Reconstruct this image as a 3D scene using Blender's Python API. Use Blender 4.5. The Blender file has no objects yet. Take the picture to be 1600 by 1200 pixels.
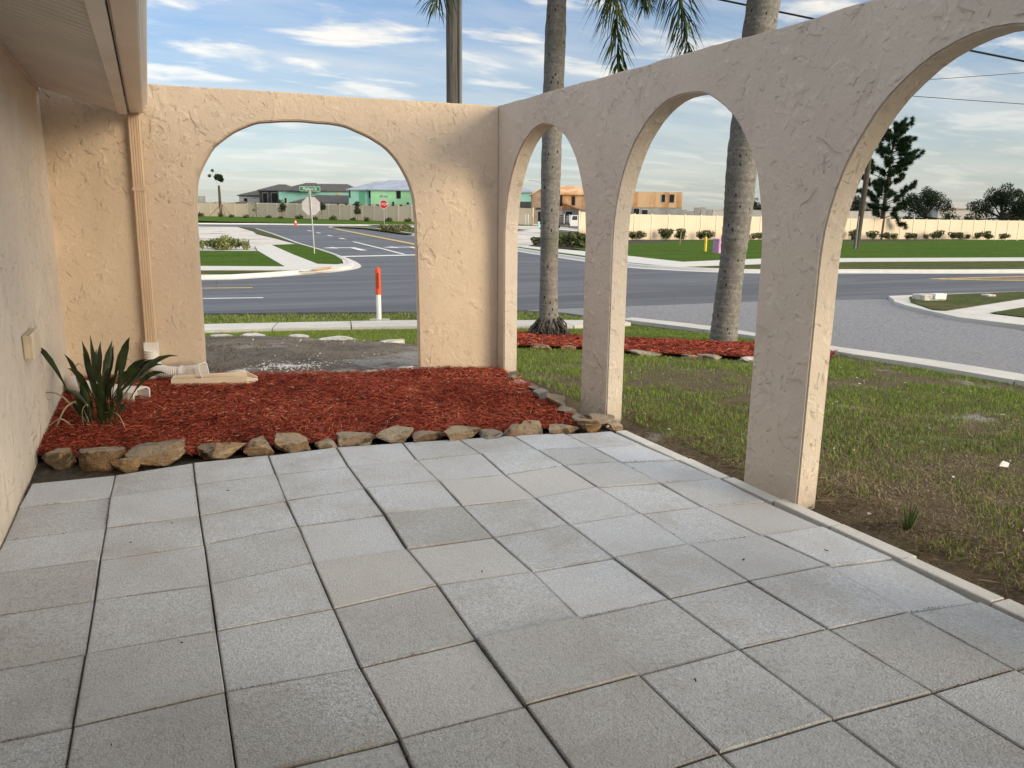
import bpy, bmesh, math, random
import numpy as np
from mathutils import Vector, Matrix
random.seed(7); RNG = np.random.default_rng(11)
S = bpy.context.scene; COL = S.collection
rad = math.radians

# ------------------------------------------------------------------ camera, sky, sun, exposure
CAM = np.array([.384, -5.268, 1.622]); YAW, PITCH, ROLL = .422334, .213499, .011041
def cam_axes():
    f = np.array([math.sin(YAW)*math.cos(PITCH), math.cos(YAW)*math.cos(PITCH), -math.sin(PITCH)])
    r = np.array([math.cos(YAW), -math.sin(YAW), 0.]); u = np.cross(r, f)
    c, s = math.cos(ROLL), math.sin(ROLL)
    return c*r+s*u, -s*r+c*u, f
cr, cu, cf = cam_axes()
cd = bpy.data.cameras.new('camera'); cam = bpy.data.objects.new('camera', cd); COL.objects.link(cam)
cd.sensor_width = 36; cd.lens = 1197.8/1600*36; cd.clip_start = .05; cd.clip_end = 6000
M4 = Matrix.Identity(4)
for i in range(3):
    M4[i][0], M4[i][1], M4[i][2], M4[i][3] = cr[i], cu[i], -cf[i], CAM[i]
cam.matrix_world = M4; S.camera = cam

KC, BLUE = 2.45, (.25, .49, .80)
SUN_AZ, SUN_EL = 145, 9          # compass angle from +Y towards +X, elevation
W = bpy.data.worlds.new('World'); S.world = W; W.use_nodes = True
nt = W.node_tree; nt.nodes.clear()
def wn(t, **k):
    n = nt.nodes.new(t)
    for a, b in k.items(): setattr(n, a, b)
    return n
def wmath(op, a, b=None, c=None, clamp=False):
    n = wn('ShaderNodeMath', operation=op, use_clamp=clamp)
    for i, v in enumerate((a, b, c)):
        if v is None: continue
        if isinstance(v, (int, float)): n.inputs[i].default_value = v
        else: nt.links.new(v, n.inputs[i])
    return n.outputs[0]
def wmix(fac, a, b):
    n = wn('ShaderNodeMix', data_type='RGBA')
    for i, v in ((0, fac), (6, a), (7, b)):
        if isinstance(v, (int, float)): n.inputs[i].default_value = v
        elif isinstance(v, tuple): n.inputs[i].default_value = (*v, 1)
        else: nt.links.new(v, n.inputs[i])
    return n.outputs[2]
sky = wn('ShaderNodeTexSky', sky_type='NISHITA'); sky.sun_disc = False
sky.sun_elevation = rad(SUN_EL); sky.sun_rotation = rad(SUN_AZ)
sky.air_density = 1.0; sky.dust_density = 1.2; sky.ozone_density = 1.4
tc = wn('ShaderNodeTexCoord'); sp = wn('ShaderNodeSeparateXYZ'); nt.links.new(tc.outputs['Generated'], sp.inputs[0])
dx, dy, dz = sp.outputs
zz = wmath('ADD', wmath('MAXIMUM', dz, 0.0), .10)
cb = wn('ShaderNodeCombineXYZ')
nt.links.new(wmath('DIVIDE', dx, zz), cb.inputs[0]); nt.links.new(wmath('DIVIDE', dy, zz), cb.inputs[1])
def cloud(scale, rot, stretch, lo, hi, detail=9, rough=.55, dist=.3, off=0):
    m = wn('ShaderNodeMapping'); m.inputs['Rotation'].default_value = (0, 0, rad(rot)); m.inputs['Scale'].default_value = (scale, scale*stretch, 1)
    m.inputs['Location'].default_value = (off, off*.7, 0)
    nt.links.new(cb.outputs[0], m.inputs[0])
    n = wn('ShaderNodeTexNoise'); n.inputs['Scale'].default_value = 1; n.inputs['Detail'].default_value = detail
    n.inputs['Roughness'].default_value = rough; n.inputs['Distortion'].default_value = dist
    nt.links.new(m.outputs[0], n.inputs['Vector'])
    r = wn('ShaderNodeMapRange', interpolation_type='SMOOTHSTEP'); r.inputs[1].default_value = lo; r.inputs[2].default_value = hi
    nt.links.new(n.outputs[0], r.inputs[0]); return r.outputs[0]
c_puff = cloud(1.7, 20, 1.8, .49, .66, off=3.1)
c_veil = cloud(.55, 35, 2.6, .36, .66, rough=.6, off=7.7)
c_shade = cloud(.8, 30, 3.0, .45, .75, off=1.3)
elev = wmath('MAXIMUM', dz, 0.0)
hazef = wmath('POWER', wmath('SUBTRACT', 1.0, wmath('MULTIPLY', elev, 1.9, clamp=True), clamp=True), 2.0)
# clouds take their brightness from the sky behind them, so they glow towards the low sun
bw = wn('ShaderNodeRGBToBW'); nt.links.new(sky.outputs[0], bw.inputs[0])
def glow(c, base):
    n = wn('ShaderNodeVectorMath', operation='SCALE'); n.inputs[0].default_value = c; nt.links.new(wmath('ADD', wmath('MULTIPLY', bw.outputs[0], .42), base), n.inputs['Scale']); return n.outputs[0]
blue = wmix(1.0, sky.outputs[0], (BLUE[0], BLUE[1], BLUE[2])); blue.node.blend_type = 'MULTIPLY'
overhead_fill = wn('ShaderNodeMapRange', interpolation_type='SMOOTHSTEP'); nt.links.new(elev, overhead_fill.inputs[0]); overhead_fill.inputs[1].default_value = .30; overhead_fill.inputs[2].default_value = .75   # veil thickened and brightened overhead, out of view, to light the ground
veil = wmath('ADD', wmath('MULTIPLY', c_veil, .38), wmath('MULTIPLY', overhead_fill.outputs[0], .62), clamp=True)
col = wmix(veil, blue, glow((1.0, .985, .95), wmath('MULTIPLY_ADD', overhead_fill.outputs[0], KC*1.45, KC*.92)))
col = wmix(wmath('MULTIPLY', hazef, .88), col, glow((1.0, .985, .88), KC*.44))
low = wn('ShaderNodeMapRange', interpolation_type='SMOOTHSTEP'); nt.links.new(elev, low.inputs[0]); low.inputs[1].default_value = .06; low.inputs[2].default_value = .24; low.inputs[3].default_value = .25
col = wmix(wmath('MULTIPLY', wmath('MULTIPLY', c_puff, .9), low.outputs[0]), col, glow((1.0, .93, .82), KC*1.08))
col = wmix(wmath('MULTIPLY', c_shade, .25), col, glow((.80, .95, 1.06), KC*.62))
bg = wn('ShaderNodeBackground'); bg.inputs[1].default_value = .09
nt.links.new(col, bg.inputs[0])
wo = wn('ShaderNodeOutputWorld'); nt.links.new(bg.outputs[0], wo.inputs[0])

ld = bpy.data.lights.new('sun', 'SUN'); ld.energy = 1.3; ld.angle = rad(30); ld.color = (1, .78, .52)
sun = bpy.data.objects.new('sun', ld); COL.objects.link(sun)
sd = Vector((math.sin(rad(SUN_AZ))*math.cos(rad(SUN_EL)), math.cos(rad(SUN_AZ))*math.cos(rad(SUN_EL)), math.sin(rad(SUN_EL))))
sun.rotation_euler = sd.to_track_quat('Z', 'Y').to_euler(); sun.location = sd*50
S.view_settings.view_transform = 'Standard'; S.view_settings.look = 'None'
S.view_settings.exposure = 1.78; S.view_settings.gamma = 1; S.view_settings.use_curve_mapping = False

# ------------------------------------------------------------------ helpers
def tag(o, label=None, cat=None, group=None, kind=None):
    if label: o['label'] = label
    if cat: o['category'] = cat
    if group: o['group'] = group
    if kind: o['kind'] = kind
    return o
def thing(name, label, cat, loc=(0, 0, 0), rotz=0, group=None):
    o = bpy.data.objects.new(name, None); COL.objects.link(o); o.empty_display_size = .2
    o.location = loc; o.rotation_euler = (0, 0, rotz)
    return tag(o, label, cat, group)
def copy_tree(o, parent=None):
    c = o.copy(); COL.objects.link(c); c.parent = parent
    for ch in list(o.children): copy_tree(ch, c)
    return c
def link_mesh(name, me, mat, parent=None):
    o = bpy.data.objects.new(name, me); COL.objects.link(o)
    if mat is not None and not me.materials: me.materials.append(mat)
    if parent is not None: o.parent = parent
    return o
class MB:
    """collects shapes, then becomes one mesh object"""
    def __init__(s): s.v = []; s.f = []; s.sm = []
    def add(s, v, f, sm=False):
        n = len(s.v); s.v += [tuple(map(float, p)) for p in v]; s.f += [tuple(i+n for i in q) for q in f]; s.sm += [sm]*len(f); return s
    def box(s, x0, x1, y0, y1, z0, z1, M=None, bev=0):
        if bev:
            b = bev; ring = lambda z, i: [(x0+i, y0+b, z), (x0+b, y0+i, z), (x1-b, y0+i, z), (x1-i, y0+b, z), (x1-i, y1-b, z), (x1-b, y1-i, z), (x0+b, y1-i, z), (x0+i, y1-b, z)]
            v = ring(z0, 0)+ring(z1-b, 0)+ring(z1, b*.8); f = [tuple(range(7, -1, -1)), tuple(range(16, 24))]
            for k in (0, 8): f += [(k+i, k+(i+1) % 8, k+8+(i+1) % 8, k+8+i) for i in range(8)]
        else:
            v = [(x, y, z) for z in (z0, z1) for x, y in ((x0, y0), (x1, y0), (x1, y1), (x0, y1))]
            f = [(3, 2, 1, 0), (4, 5, 6, 7), (0, 1, 5, 4), (1, 2, 6, 5), (2, 3, 7, 6), (3, 0, 4, 7)]
        if M is not None: v = [tuple(M @ Vector(p)) for p in v]
        return s.add(v, f)
    def tube(s, pts, r, n=8, cap=True, sm=True, squash=1):
        pts = [Vector(p) for p in pts]; rs = r if isinstance(r, (list, tuple)) else [r]*len(pts)
        v = []; prev = None
        for i, p in enumerate(pts):
            t = (pts[min(i+1, len(pts)-1)]-pts[max(i-1, 0)]).normalized()
            a = prev if prev is not None else (Vector((1, 0, 0)) if abs(t.x) < .9 else Vector((0, 1, 0)))
            a = (a-t*a.dot(t)).normalized(); b = t.cross(a); prev = a
            for k in range(n):
                q = 2*math.pi*k/n; v.append(p+(a*math.cos(q)+b*math.sin(q)*squash)*rs[i])
        f = []
        for i in range(len(pts)-1):
            for k in range(n): f.append((i*n+k, i*n+(k+1) % n, (i+1)*n+(k+1) % n, (i+1)*n+k))
        s.add(v, f, sm)
        if cap:
            m = (len(pts)-1)*n
            s.add(v[:n], [tuple(range(n-1, -1, -1))]); s.add(v[m:], [tuple(range(n))])
        return s
    def prism(s, poly, z0, z1, M=None):
        n = len(poly); v = [(x, y, z0) for x, y in poly]+[(x, y, z1) for x, y in poly]
        if M is not None: v = [tuple(M @ Vector(p)) for p in v]
        return s.add(v, [tuple(range(n-1, -1, -1)), tuple(range(n, 2*n))]+[(i, (i+1) % n, n+(i+1) % n, n+i) for i in range(n)])
    def build(s, name, mat, parent=None, off=None):
        me = bpy.data.meshes.new(name); v = s.v
        if off is not None: v = [(x-off[0], y-off[1], z-off[2]) for x, y, z in v]
        me.from_pydata(v, [], s.f); me.polygons.foreach_set('use_smooth', s.sm); me.update()
        return link_mesh(name, me, mat, parent)
def np_mesh(name, V, F, mat, parent=None, attr=None, smooth=False):
    me = bpy.data.meshes.new(name); F = np.asarray(F, np.int32); m, k = F.shape
    me.vertices.add(len(V)); me.vertices.foreach_set('co', np.asarray(V, np.float32).ravel())
    me.loops.add(m*k); me.loops.foreach_set('vertex_index', F.ravel())
    me.polygons.add(m); me.polygons.foreach_set('loop_start', np.arange(0, m*k, k, dtype=np.int32))
    me.polygons.foreach_set('use_smooth', np.full(m, smooth))
    me.update(calc_edges=True)
    for an, av in (attr or {}).items():
        a = me.attributes.new(an, 'FLOAT', 'POINT'); a.data.foreach_set('value', np.asarray(av, np.float32))
    return link_mesh(name, me, mat, parent)
def vn(x, y, sc, seed=0):
    x = np.asarray(x, float)*sc+seed*17.31; y = np.asarray(y, float)*sc-seed*9.77
    xi, yi = np.floor(x), np.floor(y); fx, fy = x-xi, y-yi
    h = lambda a, b: np.modf(np.abs(np.sin(a*127.1+b*311.7+seed*3.3)*43758.5453))[0]
    u, w = fx*fx*(3-2*fx), fy*fy*(3-2*fy)
    return (h(xi, yi)*(1-u)+h(xi+1, yi)*u)*(1-w)+(h(xi, yi+1)*(1-u)+h(xi+1, yi+1)*u)*w
def fbm(x, y, sc, seed=0, o=3): return sum(vn(x, y, sc*2**i, seed+i)*.5**i for i in range(o))/sum(.5**i for i in range(o))
def inpoly(x, y, P):
    x = np.asarray(x); y = np.asarray(y); c = np.zeros(x.shape, bool); n = len(P)
    for i in range(n):
        (x0, y0), (x1, y1) = P[i], P[(i+1) % n]
        if y0 == y1: continue
        c ^= ((y0 > y) != (y1 > y)) & (x < (x1-x0)*(y-y0)/(y1-y0)+x0)
    return c
def smst(a, b, x): t = np.clip((np.asarray(x, float)-a)/(b-a), 0, 1); return t*t*(3-2*t)
def spline(P, n=6):
    P = [Vector((*p, 0)[:3]) for p in P]; out = []
    for i in range(len(P)-1):
        a, b, c, d = P[max(i-1, 0)], P[i], P[i+1], P[min(i+2, len(P)-1)]
        for k in range(n):
            t = k/n; out.append(.5*((2*b)+(c-a)*t+(2*a-5*b+4*c-d)*t*t+(3*b-a-3*c+d)*t**3))
    out.append(P[-1]); return out

# ------------------------------------------------------------------ terrain heights
T_NEAR = ((0, -.06), (7.5, -.08), (12, -.30), (16, -.60), (18, -.65), (33, -.65), (42, -.50))
T_L = ((42, -.5), (144, 1.2), (400, 1.6)); T_R = ((42, -.5), (70, -.36), (97, -.5), (400, -.4))
def terr(x, y):
    x = np.asarray(x, float); y = np.asarray(y, float); ax, ay = x-.384, y+5.268; rho = np.hypot(ax, ay)
    near = np.interp(rho, *zip(*T_NEAR)); az = np.degrees(np.arctan2(ax, ay))-24.2
    t = smst(0, 8, az); far = np.interp(rho, *zip(*T_L))*(1-t)+np.interp(rho, *zip(*T_R))*t
    z = np.where(rho < 42, near, far); k = smst(6, 10.5, rho)
    return patio_z(x, y)*(1-k)+z*k
def patio_z(x, y): return -.0129*(x-1.83)-.0068*(y+1.83)
def tz(x, y): return float(terr(x, y))

# ------------------------------------------------------------------ materials
class NT:
    def __init__(s, name, rough=.85, spec=.3):
        s.m = bpy.data.materials.new(name); s.m.use_nodes = True; s.t = s.m.node_tree
        s.b = s.t.nodes['Principled BSDF']; s.b.inputs['Roughness'].default_value = rough
        s.b.inputs['Specular IOR Level'].default_value = spec; s._pos = None
    def n(s, t, **k):
        o = s.t.nodes.new(t)
        for a, b in k.items(): setattr(o, a, b)
        return o
    def l(s, a, b): s.t.links.new(a, b)
    def put(s, sock, v):
        if isinstance(v, (int, float)): sock.default_value = v
        elif isinstance(v, tuple): sock.default_value = (*v, 1) if len(v) == 3 and sock.type == 'RGBA' else v
        else: s.l(v, sock)
    def pos(s, obj=False):
        if obj: return s.n('ShaderNodeTexCoord').outputs['Object']
        if s._pos is None: s._pos = s.n('ShaderNodeNewGeometry').outputs['Position']
        return s._pos
    def mapped(s, v, scale=(1, 1, 1), rot=(0, 0, 0)):
        m = s.n('ShaderNodeMapping'); m.inputs['Scale'].default_value = scale; m.inputs['Rotation'].default_value = rot
        s.l(v, m.inputs[0]); return m.outputs[0]
    def noise(s, scale, detail=3, rough=.55, dist=0, vec=None):
        n = s.n('ShaderNodeTexNoise'); n.inputs['Scale'].default_value = scale; n.inputs['Detail'].default_value = detail
        n.inputs['Roughness'].default_value = rough; n.inputs['Distortion'].default_value = dist
        s.l(vec if vec is not None else s.pos(), n.inputs['Vector']); return n.outputs[0]
    def voro(s, scale, feat='F1', vec=None, out=0):
        n = s.n('ShaderNodeTexVoronoi', feature=feat); n.inputs['Scale'].default_value = scale
        s.l(vec if vec is not None else s.pos(), n.inputs['Vector']); return n.outputs[out]
    def math(s, op, a, b=0., c=0., clamp=False):
        n = s.n('ShaderNodeMath', operation=op, use_clamp=clamp)
        for i, v in enumerate((a, b, c)): s.put(n.inputs[i], v)
        return n.outputs[0]
    def mr(s, v, a, b, lo=0., hi=1., smooth=True):
        n = s.n('ShaderNodeMapRange', interpolation_type='SMOOTHSTEP' if smooth else 'LINEAR')
        for i, q in enumerate((v, a, b, lo, hi)): s.put(n.inputs[i], q)
        return n.outputs[0]
    def mix(s, f, a, b, mode='MIX'):
        n = s.n('ShaderNodeMix', data_type='RGBA', blend_type=mode)
        s.put(n.inputs[0], f); s.put(n.inputs[6], a); s.put(n.inputs[7], b); return n.outputs[2]
    def attr(s, name): return s.n('ShaderNodeAttribute', attribute_name=name).outputs['Fac']
    def rnd(s): return s.n('ShaderNodeObjectInfo').outputs['Random']
    def xyz(s, v=None):
        n = s.n('ShaderNodeSeparateXYZ'); s.l(v if v is not None else s.pos(), n.inputs[0]); return n.outputs
    def col(s, c): s.put(s.b.inputs['Base Color'], c); return s
    def rough(s, r): s.put(s.b.inputs['Roughness'], r); return s
    def bump(s, h, dist=.01, strength=1., prev=None):
        n = s.n('ShaderNodeBump'); n.inputs['Distance'].default_value = dist; n.inputs['Strength'].default_value = strength
        s.l(h, n.inputs['Height'])
        if prev is not None: s.l(prev, n.inputs['Normal'])
        s.l(n.outputs[0], s.b.inputs['Normal']); return n.outputs[0]
def simple(name, c, var=.18, sc=4, rough=.8, bump=0, bs=40, spec=.3, metal=0):
    k = NT(name, rough, spec); n = k.noise(sc, 4)
    k.col(k.mix(k.mr(n, .3, .7), tuple(x*(1-var) for x in c), tuple(min(1, x*(1+var)) for x in c)))
    if bump: k.bump(k.noise(bs, 3), bump)
    k.b.inputs['Metallic'].default_value = metal
    return k.m
def tint_mat(name, stops, rough=.8, spec=.2, trans=0):
    """colour picked per piece by its own random 'tint' value"""
    k = NT(name, rough, spec); r = k.n('ShaderNodeValToRGB'); e = r.color_ramp.elements
    while len(e) < len(stops): e.new(.5)
    for q, (p, c) in zip(e, stops): q.position = p; q.color = (*c, 1)
    k.l(k.attr('tint'), r.inputs[0]); k.col(r.outputs[0])
    if trans: k.b.inputs['Subsurface Weight'].default_value = 0
    return k.m
def stucco(name, base, bd=.0092):
    k = NT(name, .9, .15); P = k.pos()
    # skip-trowel coat: flat skim with short crooked ledges left by the trowel
    h = None
    for sc, rot, cut, m0, amp, seed in ((3.2, (.3, .5, .2), 4.0, .50, 1.0, (1, .8, 1.2)), (5.0, (.8, .2, .9), 5.0, .49, .8, (1.3, 1, .7)), (9.0, (.2, .9, .4), 4.0, .50, .45, (1, 1, 1))):
        n = k.noise(sc, 2.5, .5, .55, k.mapped(P, seed, rot)); r = k.math('POWER', k.math('FRACT', k.math('MULTIPLY', n, cut)), 5.0)
        msk = k.mr(k.noise(sc*1.9, 2, .5, .3, k.mapped(P, (1, 1, 1), rot[::-1])), m0, m0+.10)
        t = k.math('MULTIPLY', k.math('MULTIPLY', r, msk), amp); h = t if h is None else k.math('ADD', h, t)
    fine = k.noise(60, 4, .7); mid = k.noise(9, 4, .6); h = k.math('MULTIPLY', h, k.mr(k.noise(.75, 3, .6, .4), .36, .64, .48, 1.15))
    h = k.math('ADD', h, k.math('MULTIPLY', mid, .70)); h = k.math('ADD', h, k.math('MULTIPLY', fine, .20)); h = k.math('ADD', h, k.math('MULTIPLY', k.noise(24, 3, .6, .6), .28))
    k.bump(h, bd, 1.0)
    big = k.noise(1.1, 4)
    c = k.mix(k.mr(big, .3, .7), tuple(x*.94 for x in base), tuple(x*1.05 for x in base))
    pits = k.mr(k.noise(26, 4, .7, .9), .66, .74)
    c = k.mix(k.math('MULTIPLY', pits, .42), c, tuple(x*.42 for x in base))
    run = k.mr(k.noise(1, 4, .6, .2, k.mapped(P, (3.2, 3.2, .35))), .56, .74); c = k.mix(k.math('MULTIPLY', run, .22), c, tuple(x*.70 for x in base))
    fade = k.mr(k.noise(2.3, 5, .65), .55, .72); c = k.mix(k.math('MULTIPLY', fade, .20), c, tuple(min(1, x*1.2+.03) for x in base))
    # splash dirt that has dried on near the foot of the wall
    zz_ = k.xyz()[2]; foot = k.mr(k.math('ADD', zz_, k.math('MULTIPLY', k.noise(5, 4), .30)), .08, .34, 1, 0)
    c = k.mix(k.math('MULTIPLY', foot, .30), c, (.34, .27, .20))
    return k.col(c).m
M = {}
M['stucco'] = stucco('peach_stucco', (.62, .51, .39))
M['house_stucco'] = stucco('house_stucco', (.675, .60, .505), .013)
k = NT('paver_concrete', .62, .5); P = k.pos(); ob = k.rnd()
spk = k.math('ADD', k.math('MULTIPLY', k.noise(170, 3, .7), .55), k.math('MULTIPLY', k.noise(62, 4, .75), .45)); agg = k.voro(115, 'F1'); blot = k.noise(2.6, 5, .65); blot2 = k.noise(9, 4)
c = k.mix(k.mr(spk, .36, .64), (.315, .338, .365), (.665, .705, .755))
c = k.mix(k.math('MULTIPLY', k.mr(blot, .42, .72), .55), c, (.33, .315, .285)); c = k.mix(k.mr(k.noise(.7, 4, .6), .45, .75, 0, .35), c, (.30, .29, .265)); dk = k.math('FRACT', k.math('MULTIPLY', ob, 7.31)); c = k.mix(k.mr(dk, .55, 1, 0, .42), c, (.31, .305, .29))
c = k.mix(k.mr(ob, 0, 1, .0, .42), c, (.58, .615, .665)); c = k.mix(k.math('MULTIPLY', k.math('GREATER_THAN', ob, .90), .30), c, (.44, .41, .36))
c = k.mix(k.math('MULTIPLY', k.mr(k.voro(38), .0, .11, 1, 0), k.mr(k.noise(12, 2), .5, .6, 0, .75)), c, (.11, .10, .09))
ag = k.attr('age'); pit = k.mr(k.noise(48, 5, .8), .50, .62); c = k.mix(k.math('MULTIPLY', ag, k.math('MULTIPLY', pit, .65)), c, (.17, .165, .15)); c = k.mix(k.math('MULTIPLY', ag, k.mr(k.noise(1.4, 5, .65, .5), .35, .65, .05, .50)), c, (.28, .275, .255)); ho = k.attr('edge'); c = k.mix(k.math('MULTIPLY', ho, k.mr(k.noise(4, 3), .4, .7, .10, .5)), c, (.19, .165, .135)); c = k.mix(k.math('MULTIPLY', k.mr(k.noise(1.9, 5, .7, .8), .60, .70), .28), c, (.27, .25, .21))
k.col(c); k.bump(k.math('ADD', k.math('MULTIPLY', agg, .8), k.math('MULTIPLY', spk, .8)), .0035, 1.0); M['paver'] = k.m
k = NT('white_concrete', .88, .25); n = k.noise(3, 5, .65); f = k.noise(90, 3)
k.col(k.mix(k.mr(n, .3, .75), (.60, .59, .56), k.mix(k.mr(f, .3, .7), (.44, .43, .40), (.62, .61, .58)))); k.bump(f, .003); M['concrete'] = k.m
k = NT('weathered_concrete', .9, .2); n = k.noise(1.2, 6, .7); f = k.noise(60, 3)
k.col(k.mix(k.mr(n, .35, .7), (.60, .58, .53), k.mix(k.mr(f, .3, .7), (.42, .405, .37), (.60, .58, .54)))); k.bump(f, .003); M['old_concrete'] = k.m
k = NT('asphalt', .7, .4); n = k.noise(1.6, 5, .6); f = k.noise(140, 2); st = k.noise(.9, 4, .6, 0, k.mapped(k.pos(), (.05, 1, 1), (0, 0, .15)))
c = k.mix(k.mr(f, .25, .75), (.078, .085, .100), (.132, .140, .158)); c = k.mix(k.mr(st, .42, .58, 0, .8), c, (.058, .062, .073)); st2 = k.noise(2.2, 4, .6, 0, k.mapped(k.pos(), (.04, 1, 1), (0, 0, .17))); c = k.mix(k.mr(st2, .54, .66, 0, .5), c, (.155, .16, .17))
c = k.mix(k.mr(n, .55, .8, 0, .3), c, (.15, .15, .155)); big = k.noise(.22, 4, .6, .4); c = k.mix(k.mr(big, .45, .62, 0, .30), c, (.060, .064, .072)); crk = k.mr(k.voro(.33, 'DISTANCE_TO_EDGE', k.mapped(k.pos(), (1, 1, 1))), 0, .010, 1, 0); c = k.mix(k.math('MULTIPLY', crk, k.mr(k.noise(.5, 2), .52, .6, 0, .6)), c, (.03, .03, .033)); k.col(c); k.bump(f, .003); M['asphalt'] = k.m
k = NT('chip_seal', .9, .25); v = k.voro(42, 'F1', out=1); n = k.noise(.8, 5, .6); f = k.math('ADD', k.math('MULTIPLY', k.noise(75, 3, .7), .4), k.math('MULTIPLY', k.noise(22, 4, .75), .6))
c = k.mix(k.mr(f, .38, .62), (.115, .115, .123), (.33, .33, .345)); c = k.mix(k.mr(n, .35, .7, 0, .4), c, (.25, .245, .25))
k.col(c); k.bump(f, .012); M['chip'] = k.m
def ground_mat():
    k = NT('yard_ground', .95, .1); n = k.noise(.9, 5, .62); m = k.noise(3.2, 5, .65); f = k.noise(38, 4, .7)
    dirt = k.mix(k.mr(f, .3, .7), (.070, .052, .036), (.17, .13, .092))
    thatch = k.mix(k.mr(k.noise(60, 4, .7, 1.5), .3, .7), (.085, .070, .038), (.20, .155, .090))
    sand = k.mix(k.mr(f, .3, .7), (.23, .205, .175), (.36, .335, .30))
    c = k.mix(k.mr(m, .38, .58), dirt, thatch); c = k.mix(k.math('MULTIPLY', k.mr(n, .57, .68), k.mr(m, .45, .6)), c, sand)
    green = k.mix(k.mr(f, .3, .7), (.035, .055, .014), (.075, .105, .030))
    x, y, z = k.xyz(); far = k.mr(k.math('ADD', y, k.math('MULTIPLY', x, .45)), 9.5, 14)
    c = k.mix(far, c, green); k.col(c); k.bump(f, .02); return k.m
M['ground'] = ground_mat()
k = NT('sod', .95, .08); f = k.noise(11, 5, .7); n = k.noise(.7, 4, .6); b = k.noise(.35, 2, .5, 0, k.mapped(k.pos(), (.25, 1.6, 1), (0, 0, .42)))
c = k.mix(k.mr(f, .3, .7), (.040, .088, .007), (.10, .175, .016)); c = k.mix(k.mr(b, .4, .6, 0, .5), c, (.042, .098, .012)); c = k.mix(k.mr(n, .5, .75, 0, .45), c, (.13, .18, .035)); c = k.mix(k.mr(k.noise(2.4, 5, .7), .56, .72, 0, .4), c, (.16, .16, .06))
k.col(c); k.bump(f, .12); M['sod'] = k.m
k = NT('rough_verge_grass', .95, .08); f = k.noise(9, 5, .7); n = k.noise(1.1, 5, .65)
c = k.mix(k.mr(f, .3, .7), (.045, .070, .018), (.105, .125, .040)); c = k.mix(k.mr(n, .45, .68, 0, .75), c, (.15, .120, .065)); k.col(c); k.bump(f, .10); M['verge'] = k.m
k = NT('pale_sand', .95, .1); f = k.noise(6, 6, .7); n = k.noise(.30, 5, .65, 0, k.mapped(k.pos(), (.6, 1.3, 1)))
c = k.mix(k.mr(f, .3, .7), (.50, .47, .43), (.70, .67, .63)); c = k.mix(k.mr(n, .52, .66, 0, .8), c, (.15, .115, .085)); k.col(c); k.bump(f, .08); M['sand'] = k.m
k = NT('burnt_soil', .95, .1); f = k.noise(26, 5, .75); n = k.noise(1.3, 5, .65, .5); w = k.noise(.8, 5, .65, 0, k.mapped(k.pos(), (1, 1, 1), (0, 0, 1.1)))
c = k.mix(k.mr(f, .3, .7), (.105, .088, .070), (.34, .285, .225)); c = k.mix(k.mr(n, .48, .62, 0, .65), c, k.mix(k.mr(f, .3, .7), (.045, .045, .046), (.18, .175, .168)))
x, y, z = k.xyz(); right = k.mr(k.math('ADD', x, k.math('MULTIPLY', y, -.12)), 1.2, 3.4)
c = k.mix(k.math('MULTIPLY', k.mr(k.math('ADD', w, k.math('MULTIPLY', right, .13)), .53, .63), .8), c, k.mix(k.mr(f, .3, .7), (.24, .23, .22), (.50, .48, .455)))
k.col(c); k.bump(k.math('ADD', f, k.math('MULTIPLY', k.noise(7, 4), 1.5)), .05); M['burnt'] = k.m
k = NT('mulch_floor', .95, .1); f = k.noise(40, 5, .75, 1.0); k.col(k.mix(k.mr(f, .3, .7), (.065, .015, .010), (.22, .050, .028))); k.bump(f, .03); M['mulch_floor'] = k.m
M['mulch'] = tint_mat('red_mulch', ((0, (.075, .016, .012)), (.25, (.24, .040, .024)), (.60, (.44, .082, .044)), (.88, (.56, .15, .075)), (1, (.60, .36, .22))), .9)
M['lawn'] = tint_mat('lawn_blades', ((0, (.055, .095, .014)), (.30, (.15, .235, .036)), (.66, (.30, .385, .080)), (.80, (.30, .28, .11)), (1, (.42, .34, .20))), .75)
M['leaf_dark'] = simple('strap_leaf', (.020, .034, .010), .5, 9, .5, spec=.35); M['leaf_dead'] = simple('dry_leaf', (.36, .29, .20), .3, 12, .8)
M['frond'] = tint_mat('palm_leaflets', ((0, (.020, .040, .012)), (.7, (.050, .080, .022)), (1, (.11, .12, .04))), .6)
M['needles'] = tint_mat('pine_needles', ((0, (.008, .026, .010)), (.7, (.020, .052, .018)), (1, (.050, .085, .026))), .8)
M['oak'] = tint_mat('oak_leaves', ((0, (.010, .020, .010)), (.7, (.026, .042, .018)), (1, (.060, .075, .030))), .8)
M['shrub'] = tint_mat('shrub_leaves', ((0, (.030, .048, .016)), (.55, (.075, .100, .032)), (.85, (.17, .165, .075)), (1, (.22, .19, .11))), .8)
M['dry_shrub'] = tint_mat('dry_shrub_leaves', ((0, (.060, .060, .028)), (.5, (.13, .135, .055)), (1, (.28, .25, .14))), .8)
M['low_shrub'] = tint_mat('yellow_shrub_leaves', ((0, (.045, .060, .018)), (.5, (.13, .16, .05)), (1, (.30, .30, .13))), .8)
M['arcade_stucco_shaded'] = stucco('arcade_stucco_shaded', (.60, .53, .452), .0088)  # same paint as the back wall, with the inner faces' shade greyed in
M['shrub_dark'] = tint_mat('sapling_leaves', ((0, (.010, .020, .008)), (1, (.045, .060, .022))), .8)
k = NT('palm_bark', .92, .15); x, y, z = k.xyz(k.pos()); f = k.noise(18, 5, .7)
ring = k.noise(1, 3, .5, 0, k.mapped(k.pos(), (1.2, 1.2, 16))); slit = k.mr(k.voro(1, 'F1', k.mapped(k.pos(), (11, 11, 5.5))), .10, .17, 1, 0)
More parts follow.
